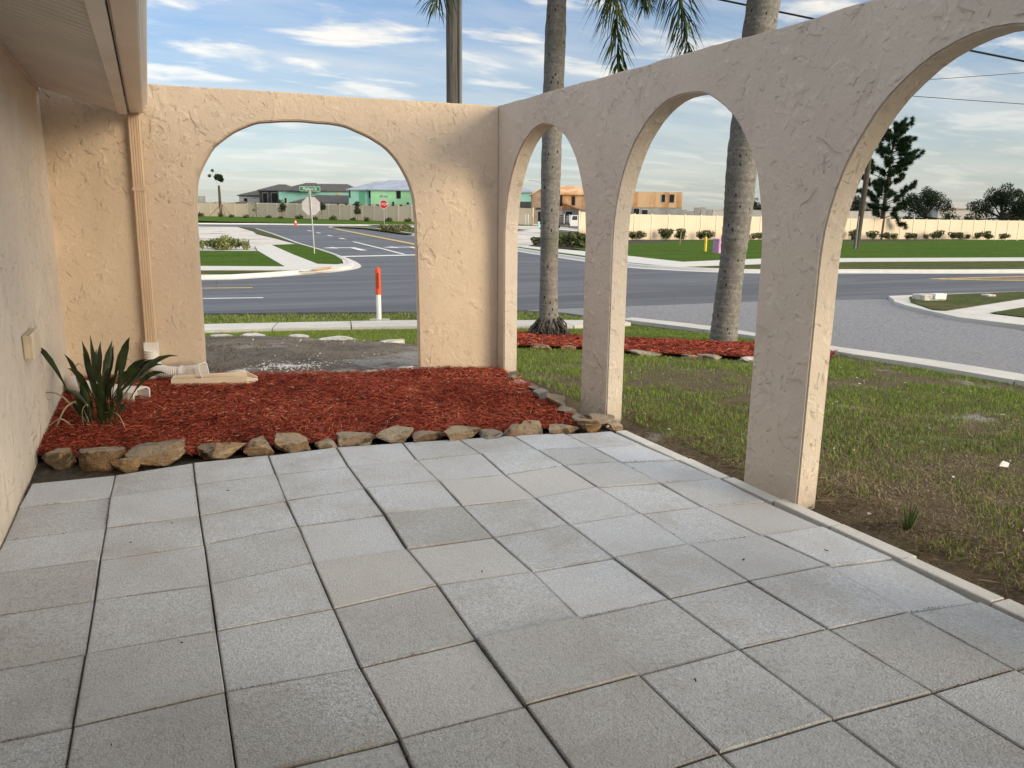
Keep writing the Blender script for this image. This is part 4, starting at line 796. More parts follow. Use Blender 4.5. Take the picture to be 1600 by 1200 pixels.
# ------------------------------------------------------------------ strap leaved plant
pl_ = thing('strap_leaf_plant', 'clump of dark green strap leaves growing in the mulch beside the house wall', 'plant', (-.165, 1.18, .03))
rh = np.array([math.cos(YAW), -math.sin(YAW), 0]); fh = np.array([math.sin(YAW), math.cos(YAW), 0])
def strap(base, tip, w_, droop, fold=.25, nm='leaf', mat='leaf_dark', twist=0, n=9, wp_=None):
    b, t = Vector(base), Vector(tip); v = []; f = []; mid = b.lerp(t, .55)+Vector((0, 0, droop)); side0 = Vector((random.uniform(-1, 1), random.uniform(-1, 1), .0)).normalized()
    prof = wp_ or (lambda q: (.13+.87*smst(.28, .66, q))*(1-smst(.66, 1.0, q)**1.4)+.012)
    for i in range(n):
        q = i/(n-1); p = b*(1-q)**2+mid*2*q*(1-q)+t*q*q; dd = ((mid-b)*(1-q)+(t-mid)*q).normalized()
        sd_ = dd.cross(Vector(fh)); sd_ = (sd_ if sd_.length > .1 else side0).normalized(); o2 = sd_.cross(dd); sd_ = sd_*math.cos(twist-.7)+o2*math.sin(twist-.7); up = sd_.cross(dd)
        ww = w_/2*float(prof(q)); k = fold*ww
        v += [p-sd_*ww+up*k, p, p+sd_*ww+up*k]
    for i in range(n-1): f += [(3*i, 3*i+1, 3*i+4, 3*i+3), (3*i+1, 3*i+2, 3*i+5, 3*i+4)]
    return MB().add(v, f, True).build(nm, M[mat], pl_)
TIPS = [(-3.36, .60, .05), (-3.20, .62, .055), (-3.05, .70, .06), (-2.90, .68, .055), (-2.72, .50, .05), (-2.84, .48, .05), (-3.30, .46, .05), (-3.0, .52, .055), (-3.14, .54, .05), (-3.46, .72, .05), (-3.28, .69, .055), (-3.15, .76, .075), (-2.95, .75, .06), (-2.83, .76, .065), (-2.94, .65, .06), (-3.31, .58, .05), (-2.79, .56, .055), (-2.64, .56, .055), (-2.66, .44, .05), (-3.42, .46, .05), (-2.80, .53, .045), (-3.12, .60, .055), (-3.02, .58, .05), (-3.2, .5, .045), (-2.92, .48, .05), (-3.06, .66, .06), (-3.24, .38, .04), (-2.86, .4, .045), (-3.0, .44, .04), (-3.10, .48, .05)]
for i, (u_, z, w_) in enumerate(TIPS):
    du = u_+3.14; dw = random.uniform(-.22, .22)*(1.2 if i > 11 else .9); z *= .97; t = rh*du*1.08+fh*dw
    bs = (random.uniform(-.07, .09)*rh+random.uniform(-.07, .07)*fh+rh*du*.15)
    strap((bs[0], bs[1], -.01), (t[0], t[1], z-.03), w_*.86, .08+.42*abs(du), twist=random.uniform(.1, 1.3))
for i in range(26):
    a_ = random.uniform(0, 6.283); bs = Vector((math.cos(a_)*.08, math.sin(a_)*.08, -.01)); h = random.uniform(.18, .42)
    strap(bs, bs+Vector((math.cos(a_)*random.uniform(.02, .12), math.sin(a_)*random.uniform(.02, .12), h)), random.uniform(.03, .045), .03, twist=random.uniform(.2, 1.2))
def dead(pts, r0, w_=.010):
    P = spline(pts, 5); n = len(P); MB().tube(P, [r0*(1-.6*i/n) for i in range(n)], 5, squash=.35).build('dry_leaf', M['leaf_dead'], pl_)
def lw(u_, w_, z): q = rh*u_+fh*w_; return (q[0], q[1], z)
dead([lw(-.05, -.05, .02), lw(-.10, -.08, .20), lw(-.19, -.10, .17), lw(-.27, -.12, .02), lw(-.30, -.12, .0)], .010)
dead([lw(-.03, -.08, .10), lw(-.02, -.12, .20), lw(-.05, -.14, .14), lw(-.04, -.15, -.01)], .009); dead([lw(-.08, -.05, .05), lw(-.22, -.08, .25), lw(-.36, -.05, .27), lw(-.39, -.04, .23), lw(-.34, -.03, .21)], .008)
dead([lw(.04, -.08, .03), lw(.13, -.12, .04), lw(.21, -.14, .02)], .006); dead([lw(.06, -.05, .12), lw(.18, -.08, .12), lw(.27, -.14, .0)], .006); dead([lw(-.10, 0, .18), lw(-.16, .02, .42), lw(-.13, .03, .48), lw(-.10, .03, .45)], .008); dead([lw(.1, .05, .3), lw(.2, .08, .5), lw(.27, .08, .46)], .006); dead([lw(-.14, -.1, .0), lw(-.22, -.13, .09), lw(-.33, -.13, .02)], .008)

# ------------------------------------------------------------------ grass
LAWN = [(3.9, -6), (9.45, -6), (9.5, .4), (9.5, 1.7), (9.45, 3.0), (10.2, 5.8), (10.3, 7.2), (9.6, 8.75), (8.1, 8.65), (7.0, 8.95), (4.7, 9.4), (.9, 10.4), (-4, 11.7), (-4, 9.95), (.2, 9.6), (1.2, 9.0), (1.9, 8.4), (2.9, 7.1), (3.75, 5.95), (3.98, 4.6), (3.9, 2.9)]
VERGE = [(-6, 15.7), (1.08, 13.95), (5.75, 12.75), (8.43, 12.1), (9.2, 11.2), (9.6, 9.8), (8.68, 9.85), (7.54, 10.2), (5.25, 11.0), (1.03, 11.85), (-3.7, 13.3), (-6, 13.9)]
def blades(name, P, n, hr, wr, seed, dens, tintf, ex=(), zf=ground_z, lean=.55):
    g = np.random.default_rng(seed); x, y = scatter(P, n, g); k = g.random(n) < dens(x, y)
    for q in ex: k &= ~inpoly(x, y, q)
    x, y = x[k], y[k]; n = len(x); z = zf(x, y)-.004
    hh = g.uniform(*hr, n)*(.55+.9*fbm(x, y, 2.2, 41)); w_ = g.uniform(*wr, n); az = g.uniform(0, 6.283, n); tilt = np.abs(g.normal(0, lean, n)).clip(0, 1.45)
    t_ = tintf(x, y, g); flat = t_ > .86; tilt = np.where(flat, g.uniform(1.0, 1.5, n), tilt)
    dr = np.stack([np.cos(az), np.sin(az)], -1); s_ = np.stack([-dr[:, 1], dr[:, 0], 0*x], -1)*w_[:, None]/2; b = np.stack([x, y, z], -1)
    def along(q, tl): return b+np.concatenate([dr*(np.sin(tl)*hh*q)[:, None], (np.cos(tl)*hh*q)[:, None]], 1)
    m_ = along(.55, tilt*.7); e_ = along(1., (tilt*1.15).clip(0, 1.5)); e_[:, 2] = np.maximum(e_[:, 2], z+.006)
    V = np.stack([b-s_, b+s_, m_-s_*.8, m_+s_*.8, e_], 1).reshape(-1, 3); i = np.arange(n)[:, None]*5
    F = np.concatenate([i+np.array([[0, 1, 3]]), i+np.array([[0, 3, 2]]), i+np.array([[2, 3, 4]])])
    return tag(np_mesh(name, V, F, M['lawn'], attr={'tint': np.repeat(t_, 5)}), kind='stuff')
def lawn_green(x, y):
    far = smst(-2.3, .3, y+.35*(x-4)); return np.clip(.30+1.0*far+2.0*(fbm(x, y, .9, 51, 4)-.5)+1.6*(fbm(x, y, 3.3, 52)-.5)-.5*smst(4.6, 4.0, x)*smst(3, 1, np.abs(y-1.6)), 0, 1)
def lawn_tint(x, y, g):
    q = lawn_green(x, y); gr = np.clip(g.beta(2, 2, len(x))*.72, 0, .78); dry = .84+.16*g.random(len(x)); return np.where(g.random(len(x)) < .06+.90*(1-q)**1.7, dry, gr)
bare = lambda x, y: smst(.57, .68, fbm(x, y, .9, 61, 4)+.35*(fbm(x, y, 3, 62)-.5))*smst(4.5, 1.5, y)
blades('lawn_grass', LAWN, 330000, (.024, .058), (.003, .0065), 13, lambda x, y: (.30+.70*lawn_green(x, y))*(1-.92*bare(x, y)), lawn_tint, (BED2, BURNT))
dg = blades('dead_grass', [(3.9, -6), (9.45, -6), (9.5, .4), (9.3, 2.2), (4.2, 2.6), (3.9, 2.0)], 80000, (.03, .085), (.0025, .0050), 19, lambda x, y: (.25+.75*smst(.35, .6, fbm(x, y, 1.1, 63)))*smst(1.6, -1.6, y+.3*(x-4)), lambda x, y, g: .87+.13*g.random(len(x)), (BED2,)); dg.data.materials.clear(); dg.data.materials.append(tint_mat('dead_grass_blades', ((.86, (.10, .070, .042)), (.93, (.22, .165, .10)), (1, (.42, .34, .22)))))
ba = blades('burnt_grass', BURNT, 26000, (.03, .08), (.004, .009), 20, lambda x, y: smst(.40, .62, fbm(x, y, 1.4, 65))*smst(2.6, .8, x-.25*(y-3)), lambda x, y, g: .87+.13*g.random(len(x)), (), lambda x, y: ground_z(x, y)+.018+.035*fbm(x, y, 3.1, 9)); ba.data.materials.clear(); ba.data.materials.append(tint_mat('burnt_grass_blades', ((.86, (.035, .028, .022)), (.94, (.14, .105, .065)), (1, (.30, .24, .16)))))
blades('verge_grass', VERGE, 26000, (.04, .10), (.008, .016), 14, lambda x, y: .5+.5*smst(.35, .6, fbm(x, y, 1.2, 71)), lambda x, y, g: np.where(g.random(len(x)) < .2+.35*fbm(x, y, 1.0, 72), .82+.18*g.random(len(x)), g.beta(2, 2, len(x))*.75))
# a tuft beside the paver edge, dry roots and litter in the bare strip
tf = thing('grass_tuft', 'single upright tuft of green grass in the bare soil right of the near arcade pillar', 'grass tuft', (4.04, -2.52, float(ground_z(4.04, -2.52))))
m = MB()
for k in range(26):
    a_ = random.uniform(0, 6.283); b = Vector((math.cos(a_)*.02, math.sin(a_)*.02, 0)); t = b+Vector((math.cos(a_)*random.uniform(.01, .07), math.sin(a_)*random.uniform(.01, .07), random.uniform(.08, .19))); s_ = Vector((-math.sin(a_), math.cos(a_), 0))*.0035
    q = b.lerp(t, .6)+Vector((0, 0, .01)); m.add([b-s_, b+s_, q+s_*.8, q-s_*.8, t], [(0, 1, 2, 3), (3, 2, 4)])
o = m.build('blades', simple('tuft_green', (.075, .135, .03), .3, 40, .7), tf)
g = np.random.default_rng(77)
SOILS = [(3.72, -6), (4.15, -6), (4.3, -2.5), (4.15, -.2), (4.3, .4), (3.9, .2), (3.70, -.05)]
shr = shreds('dry_roots', SOILS, ground_z, 3800, (.03, .09), (.0025, .005), 9); shr.data.materials.clear(); shr.data.materials.append(tint_mat('dry_root', ((0, (.05, .035, .022)), (.6, (.15, .105, .06)), (1, (.30, .22, .14)))))
m = MB()
for k in range(70):
    x, y = g.uniform(4.0, 9), g.uniform(-4.5, 4)
    z = float(ground_z(x, y))+.012; s_ = g.uniform(.004, .013); m.box(-s_, s_, -s_*.7, s_*.7, -.004, .004, Matrix.Translation((x, y, z)) @ Matrix.Rotation(g.uniform(0, 6.28), 4, 'Z') @ Matrix.Rotation(g.normal(0, .5), 4, 'X'))
tag(m.build('shell_litter', M['lichen']), kind='stuff')
for (x, y, s_, lb) in ((5.72, -1.95, .055, 'white scrap of paper folded in the bare grass at the right'), (4.62, -2.82, .05, 'white shell scrap lying in the grass near the right picture edge')):
    z = float(ground_z(x, y))+.012; o = MB().add([(-s_, 0, .01), (s_*.2, -s_*.4, 0), (s_, .0, .02), (s_*.3, s_*.45, .035), (-s_*.4, s_*.3, .02)], [(0, 1, 3, 4), (1, 2, 3)]).build('litter', M['lichen']); o.location = (x, y, z); tag(o, lb, 'litter')
# soil crumbs washed into the paver joints
jx = []; jy = []; g = np.random.default_rng(91)
for j in range(1, 11):
    for i in range(9):
        if g.random() < .6: t_ = g.uniform(0, 1, 60); a_, b_ = PAV[j][i], PAV[j][i+1]; k_ = t_ < g.uniform(.3, 1); jx.append((a_[0]+(b_[0]-a_[0])*t_)[k_]); jy.append((a_[1]+(b_[1]-a_[1])*t_+g.normal(0, .0035, 60))[k_])
        if g.random() < .5: t_ = g.uniform(0, 1, 60); a_, b_ = PAV[j-1][i], PAV[j][i]; k_ = t_ < g.uniform(.3, 1); jx.append((a_[0]+(b_[0]-a_[0])*t_+g.normal(0, .0035, 60))[k_]); jy.append((a_[1]+(b_[1]-a_[1])*t_)[k_])
jx = np.concatenate(jx); jy = np.concatenate(jy); n = len(jx); s_ = g.uniform(.001, .003, n)[:, None]; c_ = np.stack([jx, jy, patio_z(jx, jy)-.0015], -1)
o_ = [g.normal(0, .35, (n, 3))+np.array(q) for q in ((1, 0, -.4), (-.5, .87, -.4), (-.5, -.87, -.4), (0, 0, 1.0))]
V = np.stack([c_+q*s_ for q in o_], 1).reshape(-1, 3); b4 = np.arange(n)[:, None]*4
tag(np_mesh('joint_soil', V, np.concatenate([b4+np.array([q]) for q in ((0, 1, 3), (1, 2, 3), (2, 0, 3))]), simple('joint_dirt', (.15, .12, .09), .4, 60, .95)), kind='stuff')
# twigs and leaf scraps on the pavers
m = MB()
for x, y in ((.62, -.62), (.12, -1.25), (.31, -1.05), (1.62, -2.2), (.33, -2.35), (.12, -2.9), (2.86, -2.55), (3.33, -2.62), (.05, -3.05), (2.0, -3.3), (.30, -3.4), (1.05, -.23)):
    a_ = random.uniform(0, 3.14); s_ = random.uniform(.004, .010); m.box(-s_, s_, -s_*.3, s_*.3, .001, .004, Matrix.Translation((x, y, float(patio_z(x, y))+.004)) @ Matrix.Rotation(a_, 4, 'Z'))
tag(m.build('leaf_scraps', M['void']), kind='stuff')

# ------------------------------------------------------------------ street frame: u to the right, w away (the far street grid runs this way)
def fr(u, w, z=0.): q = CAM+rh*u+fh*w; return Vector((q[0], q[1], z))
def frz(u, w): q = CAM+rh*u+fh*w; return tz(q[0], q[1])
RZ = -YAW          # turns a local x axis onto u
# ------------------------------------------------------------------ palms
def palm(x, y, path, radii, crown_z, fronds, label, root=False):
    z0 = float(ground_z(x, y)); t = thing('palm_tree', label, 'palm tree', (x, y, z0), 0, 'palms in the red mulch bed')
    P = spline(path, 6); n = len(P); R_ = np.interp(np.linspace(0, len(radii)-1, n), range(len(radii)), radii)
    pts = []; rs = []
    for i in range(n*3-2):
        q = i/3; a_ = int(q); f_ = q-a_; p = P[a_].lerp(P[min(a_+1, n-1)], f_); pts.append(p); rs.append(float(np.interp(q, range(n), R_))*(1+.018*math.sin(i*2.1)+.022*random.uniform(-1, 1)))
    MB().tube(pts, rs, 18).build('trunk', M['palm_bark'], t)
    top = pts[-1]
    MB().tube([top, top+Vector((0, 0, .5)), top+Vector((0, 0, 1.0)), top+Vector((0, 0, 1.25))], [radii[-1]*1.05, radii[-1]*1.15, radii[-1]*.8, .05], 14).build('crownshaft', simple('green_crownshaft', (.10, .14, .05), .2, 3, .5), t)
    if root:
        m = MB()
        for k in range(150):
            a_ = random.uniform(0, 6.283); r0 = radii[0]*random.uniform(.8, 1.0); r1 = r0+random.uniform(.06, .22); h = random.uniform(.12, .38); j = random.uniform(-.5, .5); q_ = random.uniform(.35, .75); r1 *= random.uniform(.8, 1.25)
            m.tube([(math.cos(a_)*r0*.8, math.sin(a_)*r0*.8, h), (math.cos(a_-j*.4)*(r0+(r1-r0)*q_), math.sin(a_-j*.4)*(r0+(r1-r0)*q_), h*random.uniform(.35, .75)), (math.cos(a_+j)*r1, math.sin(a_+j)*r1, -.04)], [.012, random.uniform(.010, .022), .008], 5)
        m.build('root_mass', M['root'], t)
    base = top+Vector((0, 0, 1.15))
    for tip, arch in fronds:
        tip = Vector(tip); m = []; N = 64; out = tip-base; mid = base+Vector((out.x*.62, out.y*.62, arch))
        V = []; F = []; T = []
        C_ = [base*(1-q)**2+mid*2*q*(1-q)+tip*q*q for q in np.linspace(0, 1, N)]
        rb = MB().tube(C_[::3]+[C_[-1]], [.028*(1-.8*i/16) for i in range(len(C_[::3])+1)], 5)
        for i in range(6, N):
            q = i/(N-1); d_ = (C_[i]-C_[i-1]).normalized(); s_ = d_.cross(Vector((.31, .2, .93))); s_ = s_.normalized(); up = s_.cross(d_)
            L_ = .78*min(1, (1.04-q)*3.0)**.6*min(1, q*3)+.12
            for w2 in range(10):
                el = random.uniform(0, 6.283); dv = (s_*math.cos(el)+up*math.sin(el)+d_*random.uniform(.55, 1.15)).normalized(); L2 = L_*random.uniform(.8, 1.15)
                p0 = C_[i]; p1 = p0+dv*L2*.5+Vector((0, 0, -.03*L2)); p2 = p0+dv*L2*.92+Vector((0, 0, -.30*L2)); ws = dv.cross(Vector((0, 0, 1))); ws = (ws.normalized() if ws.length > .1 else s_)*.014; k = len(V)
                V += [p0-ws*.5, p0+ws*.5, p1+ws, p1-ws, p2]; F += [(k, k+1, k+2, k+3), (k+3, k+2, k+4)]; T += [random.random()]*5
        me = bpy.data.meshes.new('frond'); F = [tuple(dict.fromkeys(f)) for f in F]
        me.from_pydata([tuple(v_) for v_ in V], [], F); a_ = me.attributes.new('tint', 'FLOAT', 'POINT'); a_.data.foreach_set('value', T)
        fo = link_mesh('frond', me, M['frond'], t); rb.build('rachis', M['frond'], fo)
px, py = 6.45, 6.66
def LP(u, w, z): q = CAM+rh*u+fh*w; return (q[0]-px, q[1]-py, z-float(ground_z(px, py)))
cz = 6.1
fl = [(LP(1.60, 12.6, 3.86), 1.25), (LP(2.75, 12.9, 4.12), 1.0), (LP(-1.20, 12.3, 4.72), 1.0), (LP(.5, 10.4, 7.0), 1.5), (LP(.2, 15.2, 6.6), 1.4), (LP(-.6, 11.0, 6.0), 1.3), (LP(2.3, 14.8, 5.4), 1.1), (LP(-1.4, 14.3, 5.6), 1.2), (LP(2.2, 11.0, 6.4), 1.2), (LP(.9, 13.5, 8.5), .6), (LP(-.3, 13.2, 8.2), .6), (LP(1.6, 12.0, 7.9), .7)]
palm(px, py, [(0, 0, -.05), (-.02, .0, .35), (-.03, 0, 1.2), (-.03, 0, 3.0), (.0, 0, 5.0), (.03, 0, 6.2)], [.235, .17, .152, .168, .172, .12], cz, fl, 'slim straight grey palm with a dark root mass at the left of the red mulch', True)
px, py = 9.08, 5.19
fl = [((math.cos(a_)*2.1, math.sin(a_)*2.1, 8.6+.35*math.sin(3*a_)), 1.5) for a_ in np.arange(0, 6.2, .57)]+[((.5, .4, 11.2), .4), ((-.5, .3, 11), .4)]
ax_ = lambda du: (rh*du)
palm(px, py, [(0, 0, -.05), tuple(rh*.0+np.array([0, 0, .3])), tuple(rh*.05+np.array([0, 0, 1.3])), tuple(rh*.09+np.array([0, 0, 2.2])), tuple(rh*.11+np.array([0, 0, 3.2])), tuple(rh*.25+np.array([0, 0, 5.4])), tuple(rh*.5+np.array([0, 0, 8.2]))], [.240, .225, .205, .232, .252, .255, .15], 8, fl, 'thick leaning grey palm on the right end of the red mulch')

# ------------------------------------------------------------------ poles and cables
q = fr(-1.32, 17.0); up_ = thing('utility_pole', 'tall grey wooden utility pole with a conduit behind the wide arched wall', 'utility pole', (q.x, q.y, tz(q.x, q.y)))
MB().tube([(0, 0, -.1), (0, 0, 4), (0, 0, 9.6)], [.135, .125, .115], 14).build('pole', M['pole'], up_)
c = rh*.165; MB().tube([(c[0], c[1], -.1), (c[0], c[1], 4), (c[0], c[1], 8.6)], .045, 10).build('conduit', M['conduit'], up_)
m = MB()
for z in (2.2, 4.4, 6.6, 8.3): m.box(-.05, .17, -.03, .03, z, z+.05, Matrix.Rotation(RZ, 4, 'Z'))
m.build('conduit_strap', M['galv'], up_); MB().box(-1.1, 1.1, -.16, -.06, 9.0, 9.12, Matrix.Rotation(RZ, 4, 'Z')).build('crossarm', M['pole'], up_)
q = fr(24.64, 56); z0 = tz(q.x, q.y); u2 = thing('utility_pole', 'brown wooden utility pole beyond the road beside the tall pine', 'utility pole', (q.x, q.y, z0))
MB().tube([(0, 0, -.1), (rh[0]*.2, rh[1]*.2, 5), (rh[0]*.35, rh[1]*.35, 11)], [.20, .18, .15], 12).build('pole', M['bark'], u2); MB().box(-1.2, 1.2, -.05, .05, 10.2, 10.32, Matrix.Rotation(RZ, 4, 'Z')).build('crossarm', M['bark'], u2)
MB().tube([(-.22, -.12, 0), (-.20, -.12, 2.4)], .06, 8).build('riser_guard', M['conduit'], u2)
def cable(a_, b_, sag, r, lb):
    P = [a_.lerp(b_, t)-Vector((0, 0, sag*4*t*(1-t))) for t in np.linspace(0, 1, 24)]; o = MB().tube(P, r, 6).build('power_cable', M['wire']); return tag(o, lb, 'cable')
cable(fr(-1.25, 17, 7.02), fr(14.4, 14.0, 3.38), .05, .020, 'thick black cable sloping down to the right above the near arch')
cable(fr(24.9, 56, 10.28), fr(60, 56, 8.55), .1, .022, 'thin lower wire crossing the sky in the right arch'); cable(fr(24.9, 56.3, 13.0 if False else 11.0), fr(90, 64, 19), .6, .020, 'thin upper wire crossing the sky in the right arch')

# ------------------------------------------------------------------ signs, posts, small street things
def text_mesh(s_, size, depth=.004):
    cu = bpy.data.curves.new('lettering', 'FONT'); cu.body = s_; cu.size = size; cu.extrude = depth; cu.align_x = 'CENTER'; cu.align_y = 'CENTER'; cu.resolution_u = 3
    ob = bpy.data.objects.new('lettering', cu); COL.objects.link(ob); dg = bpy.context.evaluated_depsgraph_get(); dg.update()
    me = bpy.data.meshes.new_from_object(ob.evaluated_get(dg)); bpy.data.objects.remove(ob); me.name = 'lettering'; me.materials.clear(); return me
def lettering(s_, size, mat, parent, loc, rot=(rad(90), 0, 0), sx=1):
    o = link_mesh('lettering', text_mesh(s_, size), mat, parent); o.location = loc; o.rotation_euler = rot; o.scale = (sx, 1, 1); return o
OCT = [(math.cos(rad(22.5+45*k))/math.cos(rad(22.5)), math.sin(rad(22.5+45*k))/math.cos(rad(22.5))) for k in range(8)]
XZ = Matrix.Rotation(rad(90), 4, 'X')
def stop_sign(u, w, label, h0, d_, face_cam, street, rz=0, lean=0):
    q = fr(u, w); t = thing('stop_sign', label, 'stop sign', (q.x, q.y, tz(q.x, q.y)+.12), RZ+rz); hz_ = h0+d_/2
    MB().tube([(0, 0, -.2), (lean, 0, hz_+d_/2+.35)], .032, 8).build('post', M['galv'], t)
    s_ = -1 if face_cam else 1
    pl2 = [(lean*.8+x*d_/2, z*d_/2+hz_) for x, z in OCT]
    pan = MB().prism(pl2, -.004-s_*.045, .004-s_*.045, XZ).build('panel', M['alu'], t)
    fy = s_*.045+s_*.0075
    MB().prism(pl2, -.002-fy, .002-fy, XZ).build('white_rim', M['white'], pan)
    fy += s_*.005; MB().prism([(lean*.8+x*d_*.465, z*d_*.465+hz_) for x, z in OCT], -.002-fy, .002-fy, XZ).build('red_face', M['sign_red'], pan)
    fy += s_*.004
    if face_cam: lettering('STOP', d_*.42, M['white'], pan, (lean*.8, fy, hz_), (rad(90), 0, 0), .92)
    else: lettering('STOP', d_*.42, M['white'], pan, (lean*.8, fy, hz_), (rad(90), 0, rad(180)), .92)
    zt = hz_+d_/2+.30
    MB().box(lean-.06, lean+.06, -.04, .04, zt-.16, zt-.02).build('bracket', M['galv'], t)
    for k, (sx, rzz) in enumerate(((1, .0), (1, rad(78)))):
        Mx = Matrix.Translation((lean, 0, zt+.11+.0*k)) @ Matrix.Rotation(rzz, 4, 'Z'); 
        if k == 1: Mx = Matrix.Translation((lean, 0, zt+.32)) @ Matrix.Rotation(rzz, 4, 'Z')
        if k == 1 and not face_cam: continue
        wv = .52 if not face_cam else .48
        pt = MB().box(-wv, wv, -.004, .004, -.115, .115, Mx).build('street_plate', M['white'], t)
        MB().box(-wv+.014, wv-.014, -.007, -.005, -.10, .10, Mx).build('green_face', M['sign_green'], pt)
        lettering(street, .185, M['white'], pt, tuple(Mx @ Vector((0, -.0095, 0))), (rad(90), 0, rzz), .86)
    return t
stop_sign(-10.55, 41.2, 'large pale back of a stop sign under a green street plate at the corner', 2.02, .92, False, 'Madison St', rad(8), -.10)
stop_sign(-15.3, 92.5, 'red stop sign facing the patio on the far side of the cross street', 2.05, .95, True, 'Madison St')
q = fr(-2.98, 17.0); t = thing('marker_post', 'white utility marker post with an orange lettered top beside the near pavement', 'marker post', (q.x, q.y, tz(q.x, q.y)), RZ)
MB().tube([(0, 0, -.1), (0, 0, .56)], .057, 14).build('tube', M['white'], t)
cap_ = MB().tube([(0, 0, .56), (0, 0, 1.09), (0, 0, 1.13), (0, 0, 1.155), (0, 0, 1.165)], [.061, .061, .052, .03, .008], 14).build('cap', M['orange'], t)
o = lettering('WARNING', .088, M['black'], cap_, (.004, -.064, .87), (rad(90), rad(90), 0), .80); lettering('GAS', .05, M['black'], cap_, (.016, -.064, .625), (rad(90), rad(90), 0), .8) if False else None
MB().box(-.2, .22, -.10, .10, -.02, .015).build('base_plate', M['pale_stone'], t)
q = fr(-25.9, 92.9); t = thing('traffic_cone', 'small orange traffic cone at the end of the side street', 'traffic cone', (q.x, q.y, tz(q.x, q.y)+.02))
MB().box(-.28, .28, -.28, .28, 0, .06, bev=.02).build('base', M['orange'], t); MB().tube([(0, 0, .06), (0, 0, .72)], [.19, .06], 12).build('cone', M['orange'], t); MB().tube([(0, 0, .38), (0, 0, .52)], [.142, .112], 12).build('white_band', M['white'], t)
q = fr(12.5, 47.4); t = thing('utility_pedestal', 'lilac plastic utility pedestal on the sod beside the yellow post', 'utility box', (q.x, q.y, tz(q.x, q.y)+.12), RZ+.5)
MB().box(-.27, .27, -.27, .27, 0, .80, bev=.04).build('body', M['pink'], t); MB().box(-.29, .29, -.29, .29, .803, .87, bev=.05).build('lid', M['pink'], t); MB().box(-.1, .1, -.285, -.272, .5, .6).build('latch', M['galv'], t)
q = fr(12.2, 49.5); t = thing('marker_post', 'bright yellow marker post on the sod left of the lilac pedestal', 'marker post', (q.x, q.y, tz(q.x, q.y)+.12))
MB().tube([(0, 0, 0), (0, 0, .84), (0, 0, .90), (0, 0, .92)], [.085, .085, .06, .02], 12).build('tube', M['yellow'], t); MB().tube([(0, 0, .55), (0, 0, .62)], .088, 12).build('band', simple('yellow_band', (.58, .42, .03), .1), t)
q = fr(12.9, 60.5); t = thing('survey_stake', 'thin wooden stake standing in the sod before the beige fence', 'stake', (q.x, q.y, tz(q.x, q.y)+.1))
MB().box(-.03, .03, -.03, .03, 0, 1.3, Matrix.Rotation(.08, 4, 'Y')).build('stake', M['wood'], t); MB().box(-.034, .034, -.034, .034, .95, 1.2, Matrix.Rotation(.08, 4, 'Y')).build('dark_top', M['bark'], t)
q = fr(3.35, 100); t = thing('street_light', 'white street light pole with a long curved arm left of the slim palm', 'street light', (q.x, q.y, tz(q.x, q.y)), RZ)
MB().tube([(.35, 0, 0), (.25, 0, 5.6)], [.11, .08], 10).build('pole', M['white'], t); MB().tube([(.25, 0, 5.5), (-.2, 0, 5.75), (-1.0, 0, 5.95)], .05, 8).build('arm', M['galv'], t); MB().box(-1.5, -.95, -.15, .15, 5.88, 5.98, bev=.03).build('lamp_head', M['galv'], t)
for i, (u, w, s_) in enumerate(((3.37, 106, 1.0),)):
    q = fr(u, w); t = thing('utility_pedestal', 'small mint green utility pedestal at the sandy entrance', 'utility box', (q.x, q.y, tz(q.x, q.y)))
    MB().box(-.13, .13, -.13, .13, 0, .62, bev=.03).build('body', simple('mint_plastic', (.30, .62, .50), .05), t); MB().box(-.14, .14, -.14, .14, .622, .72, bev=.03).build('cap', M['white'], t)
for i, u in enumerate((1.6, 1.95, 2.55)):
    q = fr(u, 107); tag(MB().box(q.x-.05, q.x+.05, q.y-.05, q.y+.05, tz(q.x, q.y), tz(q.x, q.y)+(1.6, 1.6, 1.2)[i]).build('wooden_stake', M['pale_wall' if i < 2 else 'wood']), ('leftmost pale stake at the sandy entrance', 'second pale stake at the sandy entrance', 'brown stake right of the pale ones at the sandy entrance')[i], 'stake', 'stakes at the sandy entrance')

